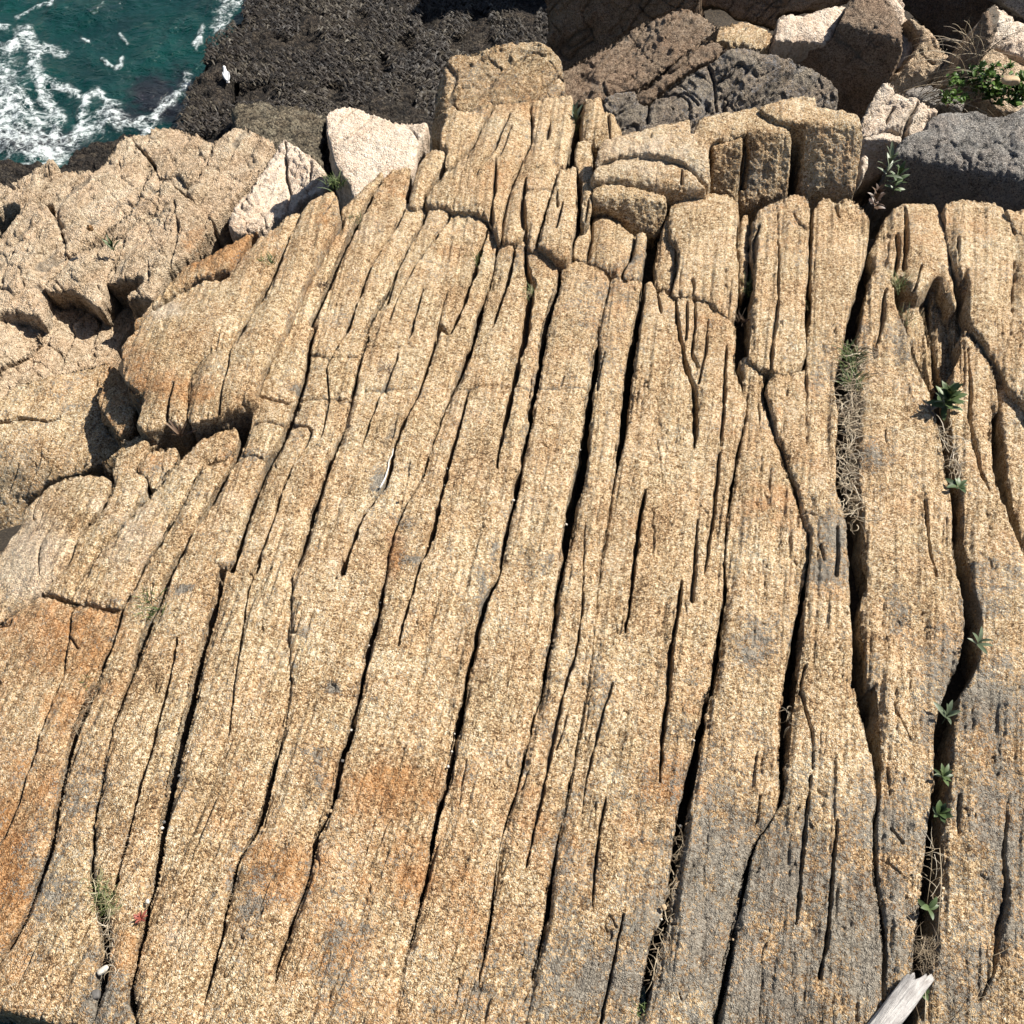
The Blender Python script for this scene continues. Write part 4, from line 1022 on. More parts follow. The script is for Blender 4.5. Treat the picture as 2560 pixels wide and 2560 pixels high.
for sp, wd in FOAM:
    G = catmull([tuple(q[:2]) for q in pts(sp)], 10, closed=False)
    px, py = SX.ravel(), SY.ravel()
    b0, b1 = G.min(0) - wd * 4, G.max(0) + wd * 4
    mk = (px > b0[0]) & (px < b1[0]) & (py > b0[1]) & (py < b1[1])
    wob = vnoise(np.stack([px[mk], py[mk]], -1) / 16.0, 3) * 6
    dd, _ = poly_dist(px[mk] + wob, py[mk] + wob[::-1] * 0 + wob * .5, G, np.ones(len(G)))
    foam[mk] = np.maximum(foam[mk], np.exp(-(dd / (wd * 1.35)) ** 2))
und = region(SX.ravel() / S_ * S_, SY.ravel(), blobs('290,175,50,40,1 330,205,60,25,.9 240,215,60,30,.7 60,270,120,30,.9 340,150,30,40,.6'))
V[:, 2] += 0.07 * vnoise(V[:, :2] * 0.7, 1) + 0.035 * vnoise(V[:, :2] * 2.0 + 0.5 * vnoise(V[:, :2], 5)[:, None], 2) + 0.016 * vnoise(V[:, :2] * 5.0, 3) + 0.05 * foam * (0.5 + 0.5 * vnoise(V[:, :2] * 9, 4))
ii = np.arange(SX.size).reshape(SX.shape)
fq = np.stack([ii[:-1, :-1], ii[1:, :-1], ii[1:, 1:], ii[:-1, 1:]], -1).reshape(-1, 4)
far = np.array([[-900, -200, SEA_Z - .12], [900, -200, SEA_Z - .12], [900, 1500, SEA_Z - .12], [-900, 1500, SEA_Z - .12]])
V2 = np.concatenate([V, far]); fq = np.concatenate([fq, [[len(V), len(V) + 1, len(V) + 2, len(V) + 3]]])
z4 = np.zeros(4)
sea = mesh_obj('sea', V2, fq, WATER, None, True, dict(foam=np.concatenate([foam, z4]), under=np.concatenate([und, z4])))
tag(sea, 'dark green sea with lacy white foam washing against the rocks', kind='structure')

# ------------------------------------------------------------------ tidal shelf with rockweed
WEEDROCK = rock_mat('weedy_rock', (0.006, 0.005, 0.005), (0.022, 0.018, 0.015), (0.045, 0.036, 0.028), (0.13, 0.11, 0.085), grey=(0.03, 0.028, 0.027), contrast=1.1, g1=26, g2=9, bumpd=0.08)
BARN = rock_mat('barnacled_rock', (0.03, 0.026, 0.02), (0.10, 0.085, 0.06), (0.20, 0.17, 0.12), (0.34, 0.30, 0.22), grey=(0.07, 0.065, 0.055), contrast=1.2, g1=26, g2=9, bumpd=0.06)
SH = dict(n=ZUP, step=3.6, jit=4, rough=6.0, grain=0.0, crown=.05, R=6, mat=WEEDROCK, clip=(-200, -160, 2650, 900))
shelf_surf = surf_z(-4.95, 0.03, 0, 900, 150)
SHELF = pts('A 1420,-200 1345,-40 1290,90 1200,190 1112,240 1095,340 1040,420 1000,540 955,690 960,900 1500,1000 B 1900,800 1900,-200')
shelf = slab('tidal_shelf', SHELF, shelf_surf, depth=1.2, lump=.12, Mw=40, grooves=[('A 1275,100,4 1270,200,7 1275,300,9 1265,420,5 1255,560,7 1240,690,9', .5), ('A 1270,560,4 1500,555,6 1700,570,4', .2), ('B 0,330,3 200,300,4 420,340,3', .2)], **SH)
tag(shelf, 'dark wet tidal shelf covered with rockweed beside the sea', kind='structure')
lw = slab('shore_rock', pts('K -240,760 -240,420 0,430 130,445 260,440 420,470 520,420 620,345 760,285 900,262 1000,240 1400,180 1600,300 1500,700 600,900'), surf_z(-5.25, 0, 0, 150, 400), depth=.8, lump=.16, Mw=30, **SH)
tag(lw, 'black weed-covered rock at the waterline below the broken ledge', kind='structure')
TS('boulder', 'olive-tan barnacled boulder at the foot of the dark weedy shelf', 'boulder',
   pts('A 1245,590 1265,555 1310,540 1420,535 1560,540 1640,560 1740,590 1750,640 1710,720 1700,860 1500,900 1300,800 1260,680'), surf=surf_z(-4.55, 0, 0, 690, 290), depth=.8, lump=.08, Mw=30, **dict(SH, mat=BARN))
TS('boulder', 'weedy boulder right of the barnacled boulder on the shelf', 'boulder',
   pts('A 1750,650 1790,600 1932,560 B 150,560 330,530 480,600 480,900 100,900 -40,800'), surf=surf_z(-4.5, 0, 0, 950, 300), depth=.8, lump=.08, Mw=30, **SH)

# rockweed fronds: uncountable, one object
mw, ntw, bsw = M_('rockweed')
bw = NB(ntw)
tone = bw.attr('tone')
bw.l(bw.ramp(tone, [(0.0, (0.008, 0.006, 0.005)), (0.45, (0.028, 0.02, 0.014)), (0.75, (0.06, 0.048, 0.03)), (0.93, (0.08, 0.068, 0.05)), (1.0, (0.14, 0.125, 0.10))]), bsw.inputs['Base Color'])
bsw.inputs['Roughness'].default_value = 0.65
N = 17000
cx = rng.uniform(430, 1420, N * 2); cy = rng.uniform(-50, 345, N * 2)
SPp = np.array([q[:2] for q in SHELF]); a_, b2_ = SPp, np.roll(SPp, -1, 0)
ins = np.zeros(len(cx), bool)
for k in range(len(a_)):
    c_ = ((a_[k, 1] <= cy) & (b2_[k, 1] > cy)) | ((b2_[k, 1] <= cy) & (a_[k, 1] > cy))
    xi = a_[k, 0] + (cy - a_[k, 1]) / (b2_[k, 1] - a_[k, 1] + 1e-9) * (b2_[k, 0] - a_[k, 0])
    ins ^= c_ & (cx < xi)
bare = vnoise(np.stack([cx, cy], -1) / 60.0, 77) > 0.42
keep = ins & ~bare
cx, cy = cx[keep][:N], cy[keep][:N]
N = len(cx)
Pw = shelf_surf(cx, cy)
Pw[:, 2] += 0.02 + 0.09 * rng.random(N)
ang = rng.normal(0.0, 0.55, N) + 0.5 * vnoise(Pw[:, :2] * 0.8, 9)
ln_ = rng.uniform(0.05, 0.17, N); wd_ = rng.uniform(0.012, 0.035, N)
tx = np.stack([np.cos(ang), np.sin(ang), rng.normal(0, .25, N)], -1); tyv = np.stack([-np.sin(ang), np.cos(ang), rng.normal(0.2, .4, N)], -1)
upk = np.array([0, 0, 1.0])
c0 = Pw - tx * ln_[:, None] * .5; c2 = Pw + tx * ln_[:, None] * .5; c1 = Pw + upk * (ln_ * .25)[:, None]
c0[:, 2] -= .02; c2[:, 2] -= .02
Vw = np.stack([c0 - tyv * wd_[:, None] * .3, c0 + tyv * wd_[:, None] * .3, c1 - tyv * wd_[:, None] * .5, c1 + tyv * wd_[:, None] * .5, c2 - tyv * wd_[:, None] * .15, c2 + tyv * wd_[:, None] * .15], 1).reshape(-1, 3)
base = (np.arange(N) * 6)[:, None]
Fw = np.concatenate([base + np.array([[0, 2, 3, 1]]), base + np.array([[2, 4, 5, 3]])])
tn = np.clip(rng.normal(0.36, 0.24, N) + 0.25 * vnoise(Pw[:, :2] * 1.2, 4), 0, 1)
weed = mesh_obj('seaweed', Vw, Fw, mw, None, True, dict(tone=np.repeat(tn, 6)))
tag(weed, 'brown rockweed fronds lying in a thick mat over the tidal shelf', 'seaweed', kind='stuff')

# far dark cliff behind the tall wall: the cliff runs on out of sight and shades the end of the shelf
cl = []
for i in range(13):
    for j in range(8):
        y = 20.6 + i * .6; z = -6.5 + j * .8
        cl.append((1.0 + 0.25 * vnoise(np.array([[y * .8, z * .9]]), 2)[0] + (.1 * (j == 7)), y, z))
for i in range(13): cl.append((5.0, 20.6 + i * .6, -.9 + .15 * math.sin(i)))
idf = lambda i, j: i * 8 + j
fc = [[idf(i, j), idf(i, j + 1), idf(i + 1, j + 1), idf(i + 1, j)] for i in range(12) for j in range(7)]
fc += [[idf(i, 7), 104 + i, 105 + i, idf(i + 1, 7)] for i in range(12)]
cl += [(5.0, 20.6, -6.5)]
fc += [[idf(0, j + 1) if j < 7 else 104, idf(0, j)] + [len(cl) - 1] for j in range(8)]
mesh_cl = mesh_obj('sea_cliff', np.array(cl), fc, DARKROCK, None, True)
tag(mesh_cl, 'dark sea cliff continuing behind the tall shaded wall', kind='structure')

# ------------------------------------------------------------------ plants
GRN = {}


def leafmat(name, c0, c1, rough=0.5):
    m, nt, bs = M_(name)
    b = NB(nt)
    oi = b.n('ShaderNodeObjectInfo')
    geo = b.n('ShaderNodeNewGeometry')
    n = b.noise(geo.outputs['Position'], 60, 3, 0.6)
    f = b.math('ADD', b.math('MULTIPLY', oi.outputs['Random'], 0.6), b.math('MULTIPLY', n, 0.4))
    b.l(b.ramp(f, [(0.15, c0), (0.85, c1)]), bs.inputs['Base Color'])
    bs.inputs['Roughness'].default_value = rough
    return m


def blademat(name, stops):
    m, nt, bs = M_(name)
    b = NB(nt)
    b.l(b.ramp(b.attr('tone'), stops), bs.inputs['Base Color'])
    bs.inputs['Roughness'].default_value = 0.6
    return m


LEAF = leafmat('leaf_green', (0.035, 0.06, 0.018), (0.10, 0.14, 0.05))
LEAF_DK = leafmat('leaf_dark_green', (0.025, 0.045, 0.015), (0.07, 0.11, 0.035))
LEAF_GREY = leafmat('leaf_grey_green', (0.07, 0.09, 0.05), (0.16, 0.20, 0.12))
LEAF_RED = leafmat('leaf_red', (0.16, 0.03, 0.02), (0.33, 0.10, 0.07))
LEAF_PURPLE = leafmat('leaf_purple_brown', (0.05, 0.03, 0.022), (0.14, 0.085, 0.05))
GRASS = blademat('grass_blade', [(0, (0.03, 0.05, 0.012)), (0.35, (0.075, 0.12, 0.03)), (0.6, (0.17, 0.19, 0.07)), (0.8, (0.33, 0.27, 0.15)), (1, (0.50, 0.43, 0.30))])
STRAW = blademat('dry_straw', [(0, (0.07, 0.045, 0.025)), (0.4, (0.20, 0.145, 0.085)), (0.75, (0.38, 0.31, 0.21)), (1, (0.56, 0.50, 0.40))])
DRYBR = blademat('dry_brown_blade', [(0, (0.05, 0.03, 0.018)), (0.5, (0.15, 0.095, 0.06)), (1, (0.30, 0.24, 0.18))])


def ribbons(curves, widths, tones):
    Vv, Ff, Tn = [], [], []
    for C_, wd, tn in zip(curves, widths, tones):
        C_ = np.array(C_); k = len(C_)
        T = np.gradient(C_, axis=0)
        S = np.cross(T, np.array([.3, -.6, .75]) + rng.normal(0, .2, 3)); S /= np.linalg.norm(S, axis=1)[:, None] + 1e-9
        N_ = np.cross(S, T); N_ /= np.linalg.norm(N_, axis=1)[:, None] + 1e-9
        b = len(Vv)
        ws = wd * np.linspace(1, .12, k) ** 0.7
        for i in range(k):
            Vv += [C_[i] - S[i] * ws[i], C_[i] + N_[i] * ws[i] * .5, C_[i] + S[i] * ws[i]]
            Tn += [tn] * 3
        for i in range(k - 1):
            Ff += [(b + 3 * i, b + 3 * i + 3, b + 3 * i + 4, b + 3 * i + 1), (b + 3 * i + 1, b + 3 * i + 4, b + 3 * i + 5, b + 3 * i + 2)]
    return np.array(Vv), np.array(Ff), np.array(Tn)


def place_mesh(name, V, F, mat, attrs, base):
    o = mesh_obj(name, V - base, F, mat, None, True, attrs)
    o.location = base
    return o


def tuft(label, px, py, n=30, L=.1, spread=.6, wide=.0022, mat=None, tone=(.1, .7), off=-.03, lean=(0, 0), rad=.02, name='grass_tuft', cat='grass', elong=0.0, z=None, sag=.5):
    p0 = at(px, py, z, off)
    cs, ws, tn = [], [], []
    for i in range(n):
        a = rng.uniform(0, 2 * math.pi); e = rng.uniform(.1, spread)
        d = np.array([math.cos(a) * math.sin(e) + lean[0], math.sin(a) * math.sin(e) + lean[1], math.cos(e)])
        l = L * rng.uniform(.5, 1.15)
        st = p0 + np.array([rng.normal(0, rad), rng.normal(0, rad + elong), 0])
        sd = np.array([math.cos(a), math.sin(a), 0])
        c = [st + d * l * t + sd * l * .25 * t * t - ZUP * l * sag * t ** 2.4 * math.sin(e) for t in np.linspace(0, 1, 6)]
        cs.append(c); ws.append(wide * rng.uniform(.6, 1.2)); tn.append(rng.uniform(*tone))
    V, F, T = ribbons(cs, ws, tn)
    return tag(place_mesh(name, V, F, mat or GRASS, dict(tone=np.repeat(T, 1)), p0), label, cat)


def tangle(label, path, n=60, L=.16, curl=6.0, wide=.0012, mat=None, tone=(.2, 1), off=-.04, spreadm=.03, name='dead_grass', cat='dead grass', up=.04, z=None):
    G = catmull([tuple(q[:2]) for q in pts(path)], 4, closed=False)
    p0 = at(G[len(G) // 2][0], G[len(G) // 2][1], z, off)
    cs, ws, tn = [], [], []
    for i in range(n):
        g = G[rng.integers(len(G))]
        p = at(g[0], g[1], z, off) + rng.normal(0, 1, 3) * np.array([spreadm, spreadm, .012])
        a = rng.uniform(0, 2 * math.pi); da = rng.normal(0, curl)
        el = rng.normal(.35, .35); k = 8; l = L * rng.uniform(.4, 1.2)
        c = [p]
        for j in range(k):
            a += da / k * .35 + rng.normal(0, .12); el -= rng.uniform(.02, .22)
            c.append(c[-1] + np.array([math.cos(a) * math.cos(el), math.sin(a) * math.cos(el), math.sin(el)]) * l / k)
        c = np.array(c)
        lo = p[2] - .02
        c[:, 2] = np.maximum(c[:, 2], lo)
        cs.append(c); ws.append(wide * rng.uniform(.6, 1.4)); tn.append(rng.uniform(*tone))
    V, F, T = ribbons(cs, ws, tn)
    return tag(place_mesh(name, V, F, mat or STRAW, dict(tone=T), p0), label, cat)


def leaf_mesh(name, L, W, fold=.25, droop=.35, k=6, tip=1.0):
    V, F = [], []
    for i in range(k + 1):
        t = i / k
        w_ = W * (math.sin(math.pi * min(1, t * .92 + .06)) ** .8) * (1 if t < .98 else .1)
        x = L * t; z = L * (.35 * t - droop * t * t)
        V += [(x, -w_, z + fold * w_), (x, 0, z), (x, w_, z + fold * w_)]
    for i in range(k):
        for j in range(2):
            F.append((3 * i + j, 3 * i + 3 + j, 3 * i + 4 + j, 3 * i + 1 + j))
    me = bpy.data.meshes.new(name)
    me.from_pydata(V, [], F)
    me.polygons.foreach_set('use_smooth', np.ones(len(me.polygons), dtype=bool))
    return me


def rosette(label, px, py, n=12, L=.07, W=.012, mat=LEAF, off=-.01, z=None, tilt=(.1, .9), name='plant', cat='plant', layers=0.0, droop=.35, lean=(0, 0), stem=True):
    p0 = Vector(at(px, py, z, off))
    e = empty(name, p0)
    tag(e, label, cat)
    base = leaf_mesh('leaf', L, W, droop=droop)
    base.materials.append(mat)
    for i in range(n):
        t = i / n
        a = i * 2.39996 + rng.normal(0, .25)
        o = bpy.data.objects.new('leaf', base); COL.objects.link(o); o.parent = e
        s = rng.uniform(.65, 1.1)
        el = tilt[0] + (tilt[1] - tilt[0]) * t + rng.normal(0, .12)
        o.scale = (s, s, s)
        o.rotation_euler = (rng.normal(0, .2), -el, a)
        o.location = (lean[0] * t, lean[1] * t, layers * t)
    if stem:
        h = max(layers, .015)
        V, F, T = ribbons([[np.array([lean[0] * q, lean[1] * q, -.05 + (h + .05) * q]) for q in np.linspace(0, 1, 4)]], [.0025], [.3])
        mesh_obj('stem', V, F, mat, None, True, dict(tone=T)).parent = e
    return e


# left side
o = rosette('sprawling plant with yellow-green stalks and a brown flower head on the broken ledge', 285, 628, n=16, L=.10, W=.008, mat=LEAF, z=-.74, tilt=(.5, 1.2), layers=.04)
V, F, T = ribbons([[at(288, 625, -.72) + np.array([-.09 * t * 1.7, .05 * t, .16 * t]) for t in np.linspace(0, 1, 5)]], [.003], [.5])
st_ = mesh_obj('flower_stalk', V - np.array(o.location), F, GRASS, None, True, dict(tone=T)); st_.parent = o
fh = bpy.data.meshes.new('flower_head'); bm = bmesh.new(); bmesh.ops.create_icosphere(bm, subdivisions=2, radius=.024)
for v in bm.verts: v.co *= 1 + .35 * math.sin(v.co.x * 400) * math.sin(v.co.y * 330 + 1)
bm.to_mesh(fh); bm.free(); fh.materials.append(plain('dry_flower', [(.3, (.08, .04, .02)), (.7, (.26, .15, .06))], 80, .8))
fo_ = bpy.data.objects.new('flower_head', fh); COL.objects.link(fo_); fo_.parent = o; fo_.location = V[-1] - np.array(o.location)
tuft('green grass tuft in the gap left of the whitish block', 842, 468, 46, .13, .7, .004, tone=(.1, .6), off=-.15, rad=.03)
tuft('short green grass tuft in a joint of the rounded lobe', 672, 655, 26, .08, .6, .0028, tone=(.05, .6), off=.06)
tuft('small dark reddish grass tuft lower in the joint right of the lobe', 812, 717, 20, .06, .6, .0028, tone=(.0, .4), mat=DRYBR)
tuft('tiny moss-green tuft at the upper end of a joint', 886, 550, 18, .045, .8, .003, tone=(.1, .5))
tuft('tiny brown dried tuft beside a speck of green in a joint', 972, 566, 22, .045, 1.0, .003, tone=(.1, .6), mat=DRYBR)
tuft('slender green grass tuft in the joint below the long cross joint', 1190, 655, 26, .08, .5, .0028, tone=(.1, .55), off=-.04)
rosette('leafy plant with pale grey-green blades in the deep slot of the upper block', 1438, 312, 12, .13, .013, LEAF_GREY, off=-.02, tilt=(.7, 1.3), layers=.05)
tuft('bright green grass at the foot of the pale-leaved plant in the slot', 1432, 330, 20, .09, .5, .004, tone=(.2, .5), off=-.1)
tuft('dry grey-green tuft in the widening joint of the middle ribs', 1328, 738, 46, .075, 1.0, .0024, tone=(.35, .95), off=-.04)
tuft('brown dried tuft squatting in a joint above the faint cross step', 970, 925, 46, .06, 1.1, .0018, tone=(.1, .9), mat=DRYBR, off=-.01)
rosette('spiky dark rosette under the overhang of the lobe', 452, 1092, 11, .115, .006, LEAF_PURPLE, off=-.03, tilt=(.35, 1.1), droop=.15)
tuft('green and reddish tuft in the joint on the left', 378, 1520, 46, .085, .8, .003, tone=(.0, .6), off=-.03, elong=.02)
V, F, T = ribbons([[at(380, 1512) + np.array([a * t, b * t, c * t]) for t in np.linspace(0, 1, 6)] for a, b, c in ((.0, .09, .13), (-.02, .05, .12))], [.0022, .002], [.35, .4])
p0 = at(380, 1512); tag(place_mesh('flower_stalk', V, F, DRYBR, dict(tone=T), p0), 'two thin dark flower stalks rising beside the reddish tuft', 'stalk')
tangle('mat of dead brown grass along the left joint', 'H 500,110 440,260 400,350', 90, .06, 7, .0012, tone=(.0, .8), off=-.01, spreadm=.012)
tuft('green blades at the head of the dead grass in the left joint', 227, 1698, 22, .06, .6, .0022, tone=(.05, .5))
tangle('olive and straw grass clump near the lower left corner', 'H 530,1180 580,1260 620,1330', 130, .075, 7, .0013, mat=GRASS, tone=(.3, 1), spreadm=.016, off=.0)
tuft('green blades sticking out of the lower left grass clump', 255, 2255, 46, .065, .9, .0017, tone=(.1, .85), off=-.01)
tangle('trail of dead straw below the lower left grass clump', 'H 590,1380 600,1480 610,1580 640,1650', 90, .075, 6, .0011, spreadm=.012, off=-.01)
tangle('wispy straw in the joint above the lower left clump', 'H 680,930 650,1010 620,1090', 40, .06, 5, .001, spreadm=.008, off=-.01)
rosette('small red succulent rosette beside the lower left grass', 353, 2295, 13, .036, .0045, LEAF_RED, off=.004, tilt=(.05, .9), droop=.2, stem=False)
# right side
tuft('dark green grass tuft in the joint below the narrow sliver', 1870, 730, 40, .10, .6, .003, tone=(.0, .6), off=-.08, elong=.02)
tuft('brown wispy grass lower in the joint below the narrow sliver', 1852, 802, 30, .08, .8, .002, mat=DRYBR, tone=(0, .8), off=-.05)
tuft('brownish grass in the joint left of the tallest right-hand rib', 2028, 780, 46, .09, .7, .002, tone=(.1, .9), off=-.08, elong=.04)
tuft('yellow-green grass clump at the tip of the pointed spur', 2247, 722, 40, .12, .7, .0028, tone=(.2, .85), off=-.06)
tuft('thin dry blades in the recess behind the pointed spur', 2265, 800, 26, .10, .7, .002, tone=(.4, 1), off=-.08, elong=.03)
tuft('lush green tuft at the top of the wide grassy joint', 2120, 905, 80, .13, .7, .004, tone=(.05, .6), off=-.03, elong=.02)
tuft('second green tuft in the wide grassy joint', 2128, 962, 70, .11, .8, .004, tone=(.05, .65), off=-.02, elong=.02)
tangle('thick mat of grey-brown dead grass in the upper part of the wide joint', 'G 1050,60 1030,180 1010,280 1000,400 1000,500', 300, .17, 7, .0022, off=.0, spreadm=.03, tone=(.1, .9))
tangle('loose tangle of straw in the lower part of the wide joint', 'G 990,560 980,700 1000,800 1010,900 1020,950', 200, .15, 8, .0019, off=-.01, spreadm=.028, tone=(.1, .9))
rosette('bushy bright green leafy plant rooted in the right-hand joint', 2358, 1022, 40, .105, .019, LEAF, off=.0, tilt=(-.1, 1.2), layers=.10)
rosette('three leaves coloured dark for the shade left of the bright green plant', 2325, 1028, 3, .07, .012, LEAF_PURPLE, off=.01, tilt=(0, .2), stem=False)  # dark leaf colour stands in for the plant's shadow
tangle('pale straw hanging in the joint below the green leafy plant', 'G 1500,480 1530,560 1550,660 1580,740', 70, .13, 4, .0018, off=.01, spreadm=.016)
rosette('dark grey-green flat rosette across the right-hand joint', 2396, 1218, 9, .075, .013, LEAF_DK, off=-.0, tilt=(0, .5), stem=False)
rosette('plant with four long pale green leaves in the right-hand joint', 2442, 1612, 6, .075, .010, LEAF_GREY, off=.01, tilt=(.2, 1.2), layers=.02)
rosette('upright plant with lance-shaped leaves in the lower right joint', 2364, 1795, 7, .085, .011, LEAF_GREY, off=.0, tilt=(.2, 1.2), layers=.03)
rosette('star-shaped green plant in the middle of the lower right joint', 2356, 1945, 10, .06, .009, LEAF, off=.0, tilt=(.1, 1.0), layers=.02)
rosette('dark glossy green plant below the star-shaped plant', 2345, 2040, 12, .055, .012, LEAF_DK, off=-.02, tilt=(.2, 1.1), layers=.04)
rosette('few green leaves on dry stems in the lower right joint', 2318, 2275, 5, .055, .011, LEAF, off=-.01, tilt=(.1, .9), layers=.03)
rosette('clover-like green plant beside the driftwood', 2303, 2480, 12, .038, .011, LEAF, off=.0, tilt=(.1, 1.0), layers=.03)
rosette('drooping brown-green plant above the rounded block in the dark hollow', 2185, 520, 22, .09, .016, LEAF_PURPLE, off=-.12, tilt=(.1, 1.2), layers=.12)
rosette('pale-leaved plant in the dark hollow under the grey slab', 2215, 440, 12, .12, .014, LEAF_GREY, z=-.15, tilt=(.2, 1.1), layers=.16)
rosette('dark leafy plant deep in the hollow below the grey slab', 2235, 475, 18, .10, .016, LEAF_DK, z=-.3, tilt=(.1, 1.1), layers=.15)
tangle('brown dry grass tuft at the end of the driftwood', 'J 1380,1480 1410,1540 1430,1600', 110, .09, 6, .001, mat=STRAW, tone=(0, .7), spreadm=.02, off=.0)
tangle('dry straw caught in the black joint right of the centre', 'J 660,250 690,300 700,340', 26, .07, 6, .001, spreadm=.01, off=-.02)
tangle('brown straw caught in the long dark joint', 'J 90,930 80,1000 60,1080', 40, .07, 4, .001, spreadm=.008, off=-.02, tone=(0, .7))
tangle('dead leaf shreds wedged along the foot of the long dark joint', 'J 40,1130 20,1250 I 1770,1330 1740,1450 1700,1600 1680,1700', 90, .07, 3, .0014, spreadm=.008, off=-.03, tone=(0, .8))
tuft('small green moss tuft at the foot of the long dark joint', 1603, 2528, 26, .03, 1.1, .0024, tone=(.1, .5))
tangle('thin grass at the foot of the right-hand joint', 'J 1440,980 1450,1150 1460,1300', 26, .12, 2, .001, spreadm=.012, off=-.02)
for k, sp in enumerate(('J 1480,990 1490,1150 1480,1300 1470,1470', 'J 1470,1480 1560,1580 1640,1690 1700,1770', 'J 1480,1500 1600,1600 1710,1680 1800,1830', 'J 1560,1560 1620,1500 1660,1430', 'J 1690,1585 1780,1560 1850,1525',
                        'J 1500,1930 1600,1860 1700,1790 1930,1745', 'J 1560,1930 1660,1820 1720,1690', 'J 1400,1930 1405,1800 1400,1700 1390,1600', 'J 1430,1690 1520,1760 1560,1850 1570,1930', 'J 1600,1880 1700,1900 1800,1930', 'J 1440,930 1435,1100 1410,1300', 'J 1340,1790 1360,1860 1380,1930')):
    G = catmull([tuple(q[:2]) for q in pts(sp)], 12, closed=False)
    c = np.array([at(g[0], g[1], None, .012 + .05 * math.sin(math.pi * i / (len(G) - 1))) for i, g in enumerate(G)])
    V, F, T = ribbons([c], [.0016], [rng.uniform(.3, .9)])
    tag(place_mesh('dry_stem', V, F, STRAW, dict(tone=T), c[0]), 'thin dry stem arching over the lichen-grey rock near the driftwood', 'stem', 'dry stems at the lower right')

# green bush and dry grass among the back boulders
def bush(label, spots, mat, L=.058, W=.015, name='bush'):
    p0 = spots[0]
    e = empty(name, p0); tag(e, label, 'bush')
    Vv, Ff = [], []
    lm = leaf_mesh('leaf_pattern', L, W, droop=.25, k=4)
    lv = np.array([v.co[:] for v in lm.vertices]); lf = np.array([list(p.vertices) for p in lm.polygons])
    bpy.data.meshes.remove(lm)
    stems = []
    for c in spots:
        c = np.array(c)
        for s_ in range(9):
            d = nrm((rng.normal(0, .6), rng.normal(-.15, .5), .8))
            l = rng.uniform(.12, .28)
            stems.append([c + d * l * t for t in np.linspace(0, 1, 4)])
            for q in range(13):
                t = rng.uniform(.35, 1)
                a = rng.uniform(0, 6.28); el = rng.uniform(-.1, 1.1); sc_ = rng.uniform(.6, 1.1)
                Mx = Matrix.Rotation(a, 3, 'Z') @ Matrix.Rotation(-el, 3, 'Y') @ Matrix.Rotation(rng.normal(0, .4), 3, 'X')
                vv = (lv * sc_) @ np.array(Mx).T + c + d * l * t
                Ff.append(lf + len(Vv) * len(lv)); Vv.append(vv)
    o = mesh_obj('foliage', np.concatenate(Vv) - np.array(p0), np.concatenate(Ff), mat); o.parent = e
    V, F, T = ribbons(stems, [.004] * len(stems), [.3] * len(stems))
    o2 = mesh_obj('stem', V - np.array(p0), F, DRYBR, None, True, dict(tone=T)); o2.parent = e
    return e


def dpt(px, py, d):
    return CAM + rays(px, py) * d


LEAF_BUSH = plain('bush_leaf', [(.3, (.025, .055, .008)), (.5, (.06, .115, .018)), (.7, (.12, .19, .035))], 14, .45)
bush('bright green bush with glossy oval leaves among the upper right boulders', [dpt(x, y, 8.55) for x, y in ((2440, 255), (2480, 262), (2520, 258), (2410, 225), (2450, 215), (2470, 235), (2500, 240), (2540, 268))], LEAF_BUSH)
bush('small bright green sprig left of the green bush', [dpt(2368, 268, 8.4)], LEAF_BUSH, L=.05, W=.015)
cs = []
for i in range(46):
    p = dpt(2330 + rng.normal(0, 26), 235 + rng.normal(0, 16), 8.6)
    a = rng.normal(.75, .45)
    l = rng.uniform(.35, .75)
    cs.append([p + np.array([math.sin(a) * l * t, -.12 * l * t, math.cos(a) * l * t - .55 * l * t * t]) for t in np.linspace(0, 1, 7)])
V, F, T = ribbons(cs, [.0035] * len(cs), list(rng.uniform(.2, .9, len(cs))))
p0 = dpt(2330, 240, 8.6)
tag(place_mesh('dry_grass', V, F, STRAW, dict(tone=T), p0), 'long dry grass stalks leaning right between the upper right boulders', 'dry grass')
cs = []
for i in range(40):
    p = dpt(2410 + rng.normal(0, 26), 130 + rng.normal(0, 22), 8.8)
    a = rng.uniform(-1.2, 1.2); l = rng.uniform(.2, .5)
    cs.append([p + np.array([math.sin(a) * l * t, -.1 * l * t, math.cos(a) * l * t - .4 * l * t * t]) for t in np.linspace(0, 1, 6)])
V, F, T = ribbons(cs, [.004] * len(cs), list(rng.uniform(.1, .8, len(cs))))
tag(place_mesh('dry_grass', V, F, STRAW, dict(tone=T), dpt(2410, 140, 8.8)), 'dark dry weeds in the shaded hollow left of the plank-like slab', 'dry grass')

# ------------------------------------------------------------------ driftwood, stick, loose stones
m, nt_, bs = M_('weathered_wood')
b_ = NB(nt_)
tc = b_.n('ShaderNodeTexCoord')
mp = b_.n('ShaderNodeMapping'); mp.inputs['Scale'].default_value = (60, 60, 5)
b_.l(tc.outputs['Object'], mp.inputs['Vector'])
gr = b_.noise(mp.outputs[0], 1.0, 6, 0.7, 0.3)
g2 = b_.noise(tc.outputs['Object'], 22, 5, 0.6)
fx = b_.math('ADD', b_.math('MULTIPLY', gr, 0.7), b_.math('MULTIPLY', g2, 0.4))
b_.l(b_.ramp(fx, [(0.36, (0.07, 0.06, 0.055)), (0.46, (0.28, 0.26, 0.25)), (0.6, (0.48, 0.46, 0.44)), (0.75, (0.64, 0.61, 0.57))]), bs.inputs['Base Color'])
bs.inputs['Roughness'].default_value = 0.85
b_.l(b_.bump(gr, 0.012, 1.0), bs.inputs['Normal'])
WOOD = m
p1 = at(2292, 2452, None, .05); p2 = at(2120, 2680, None, .055)
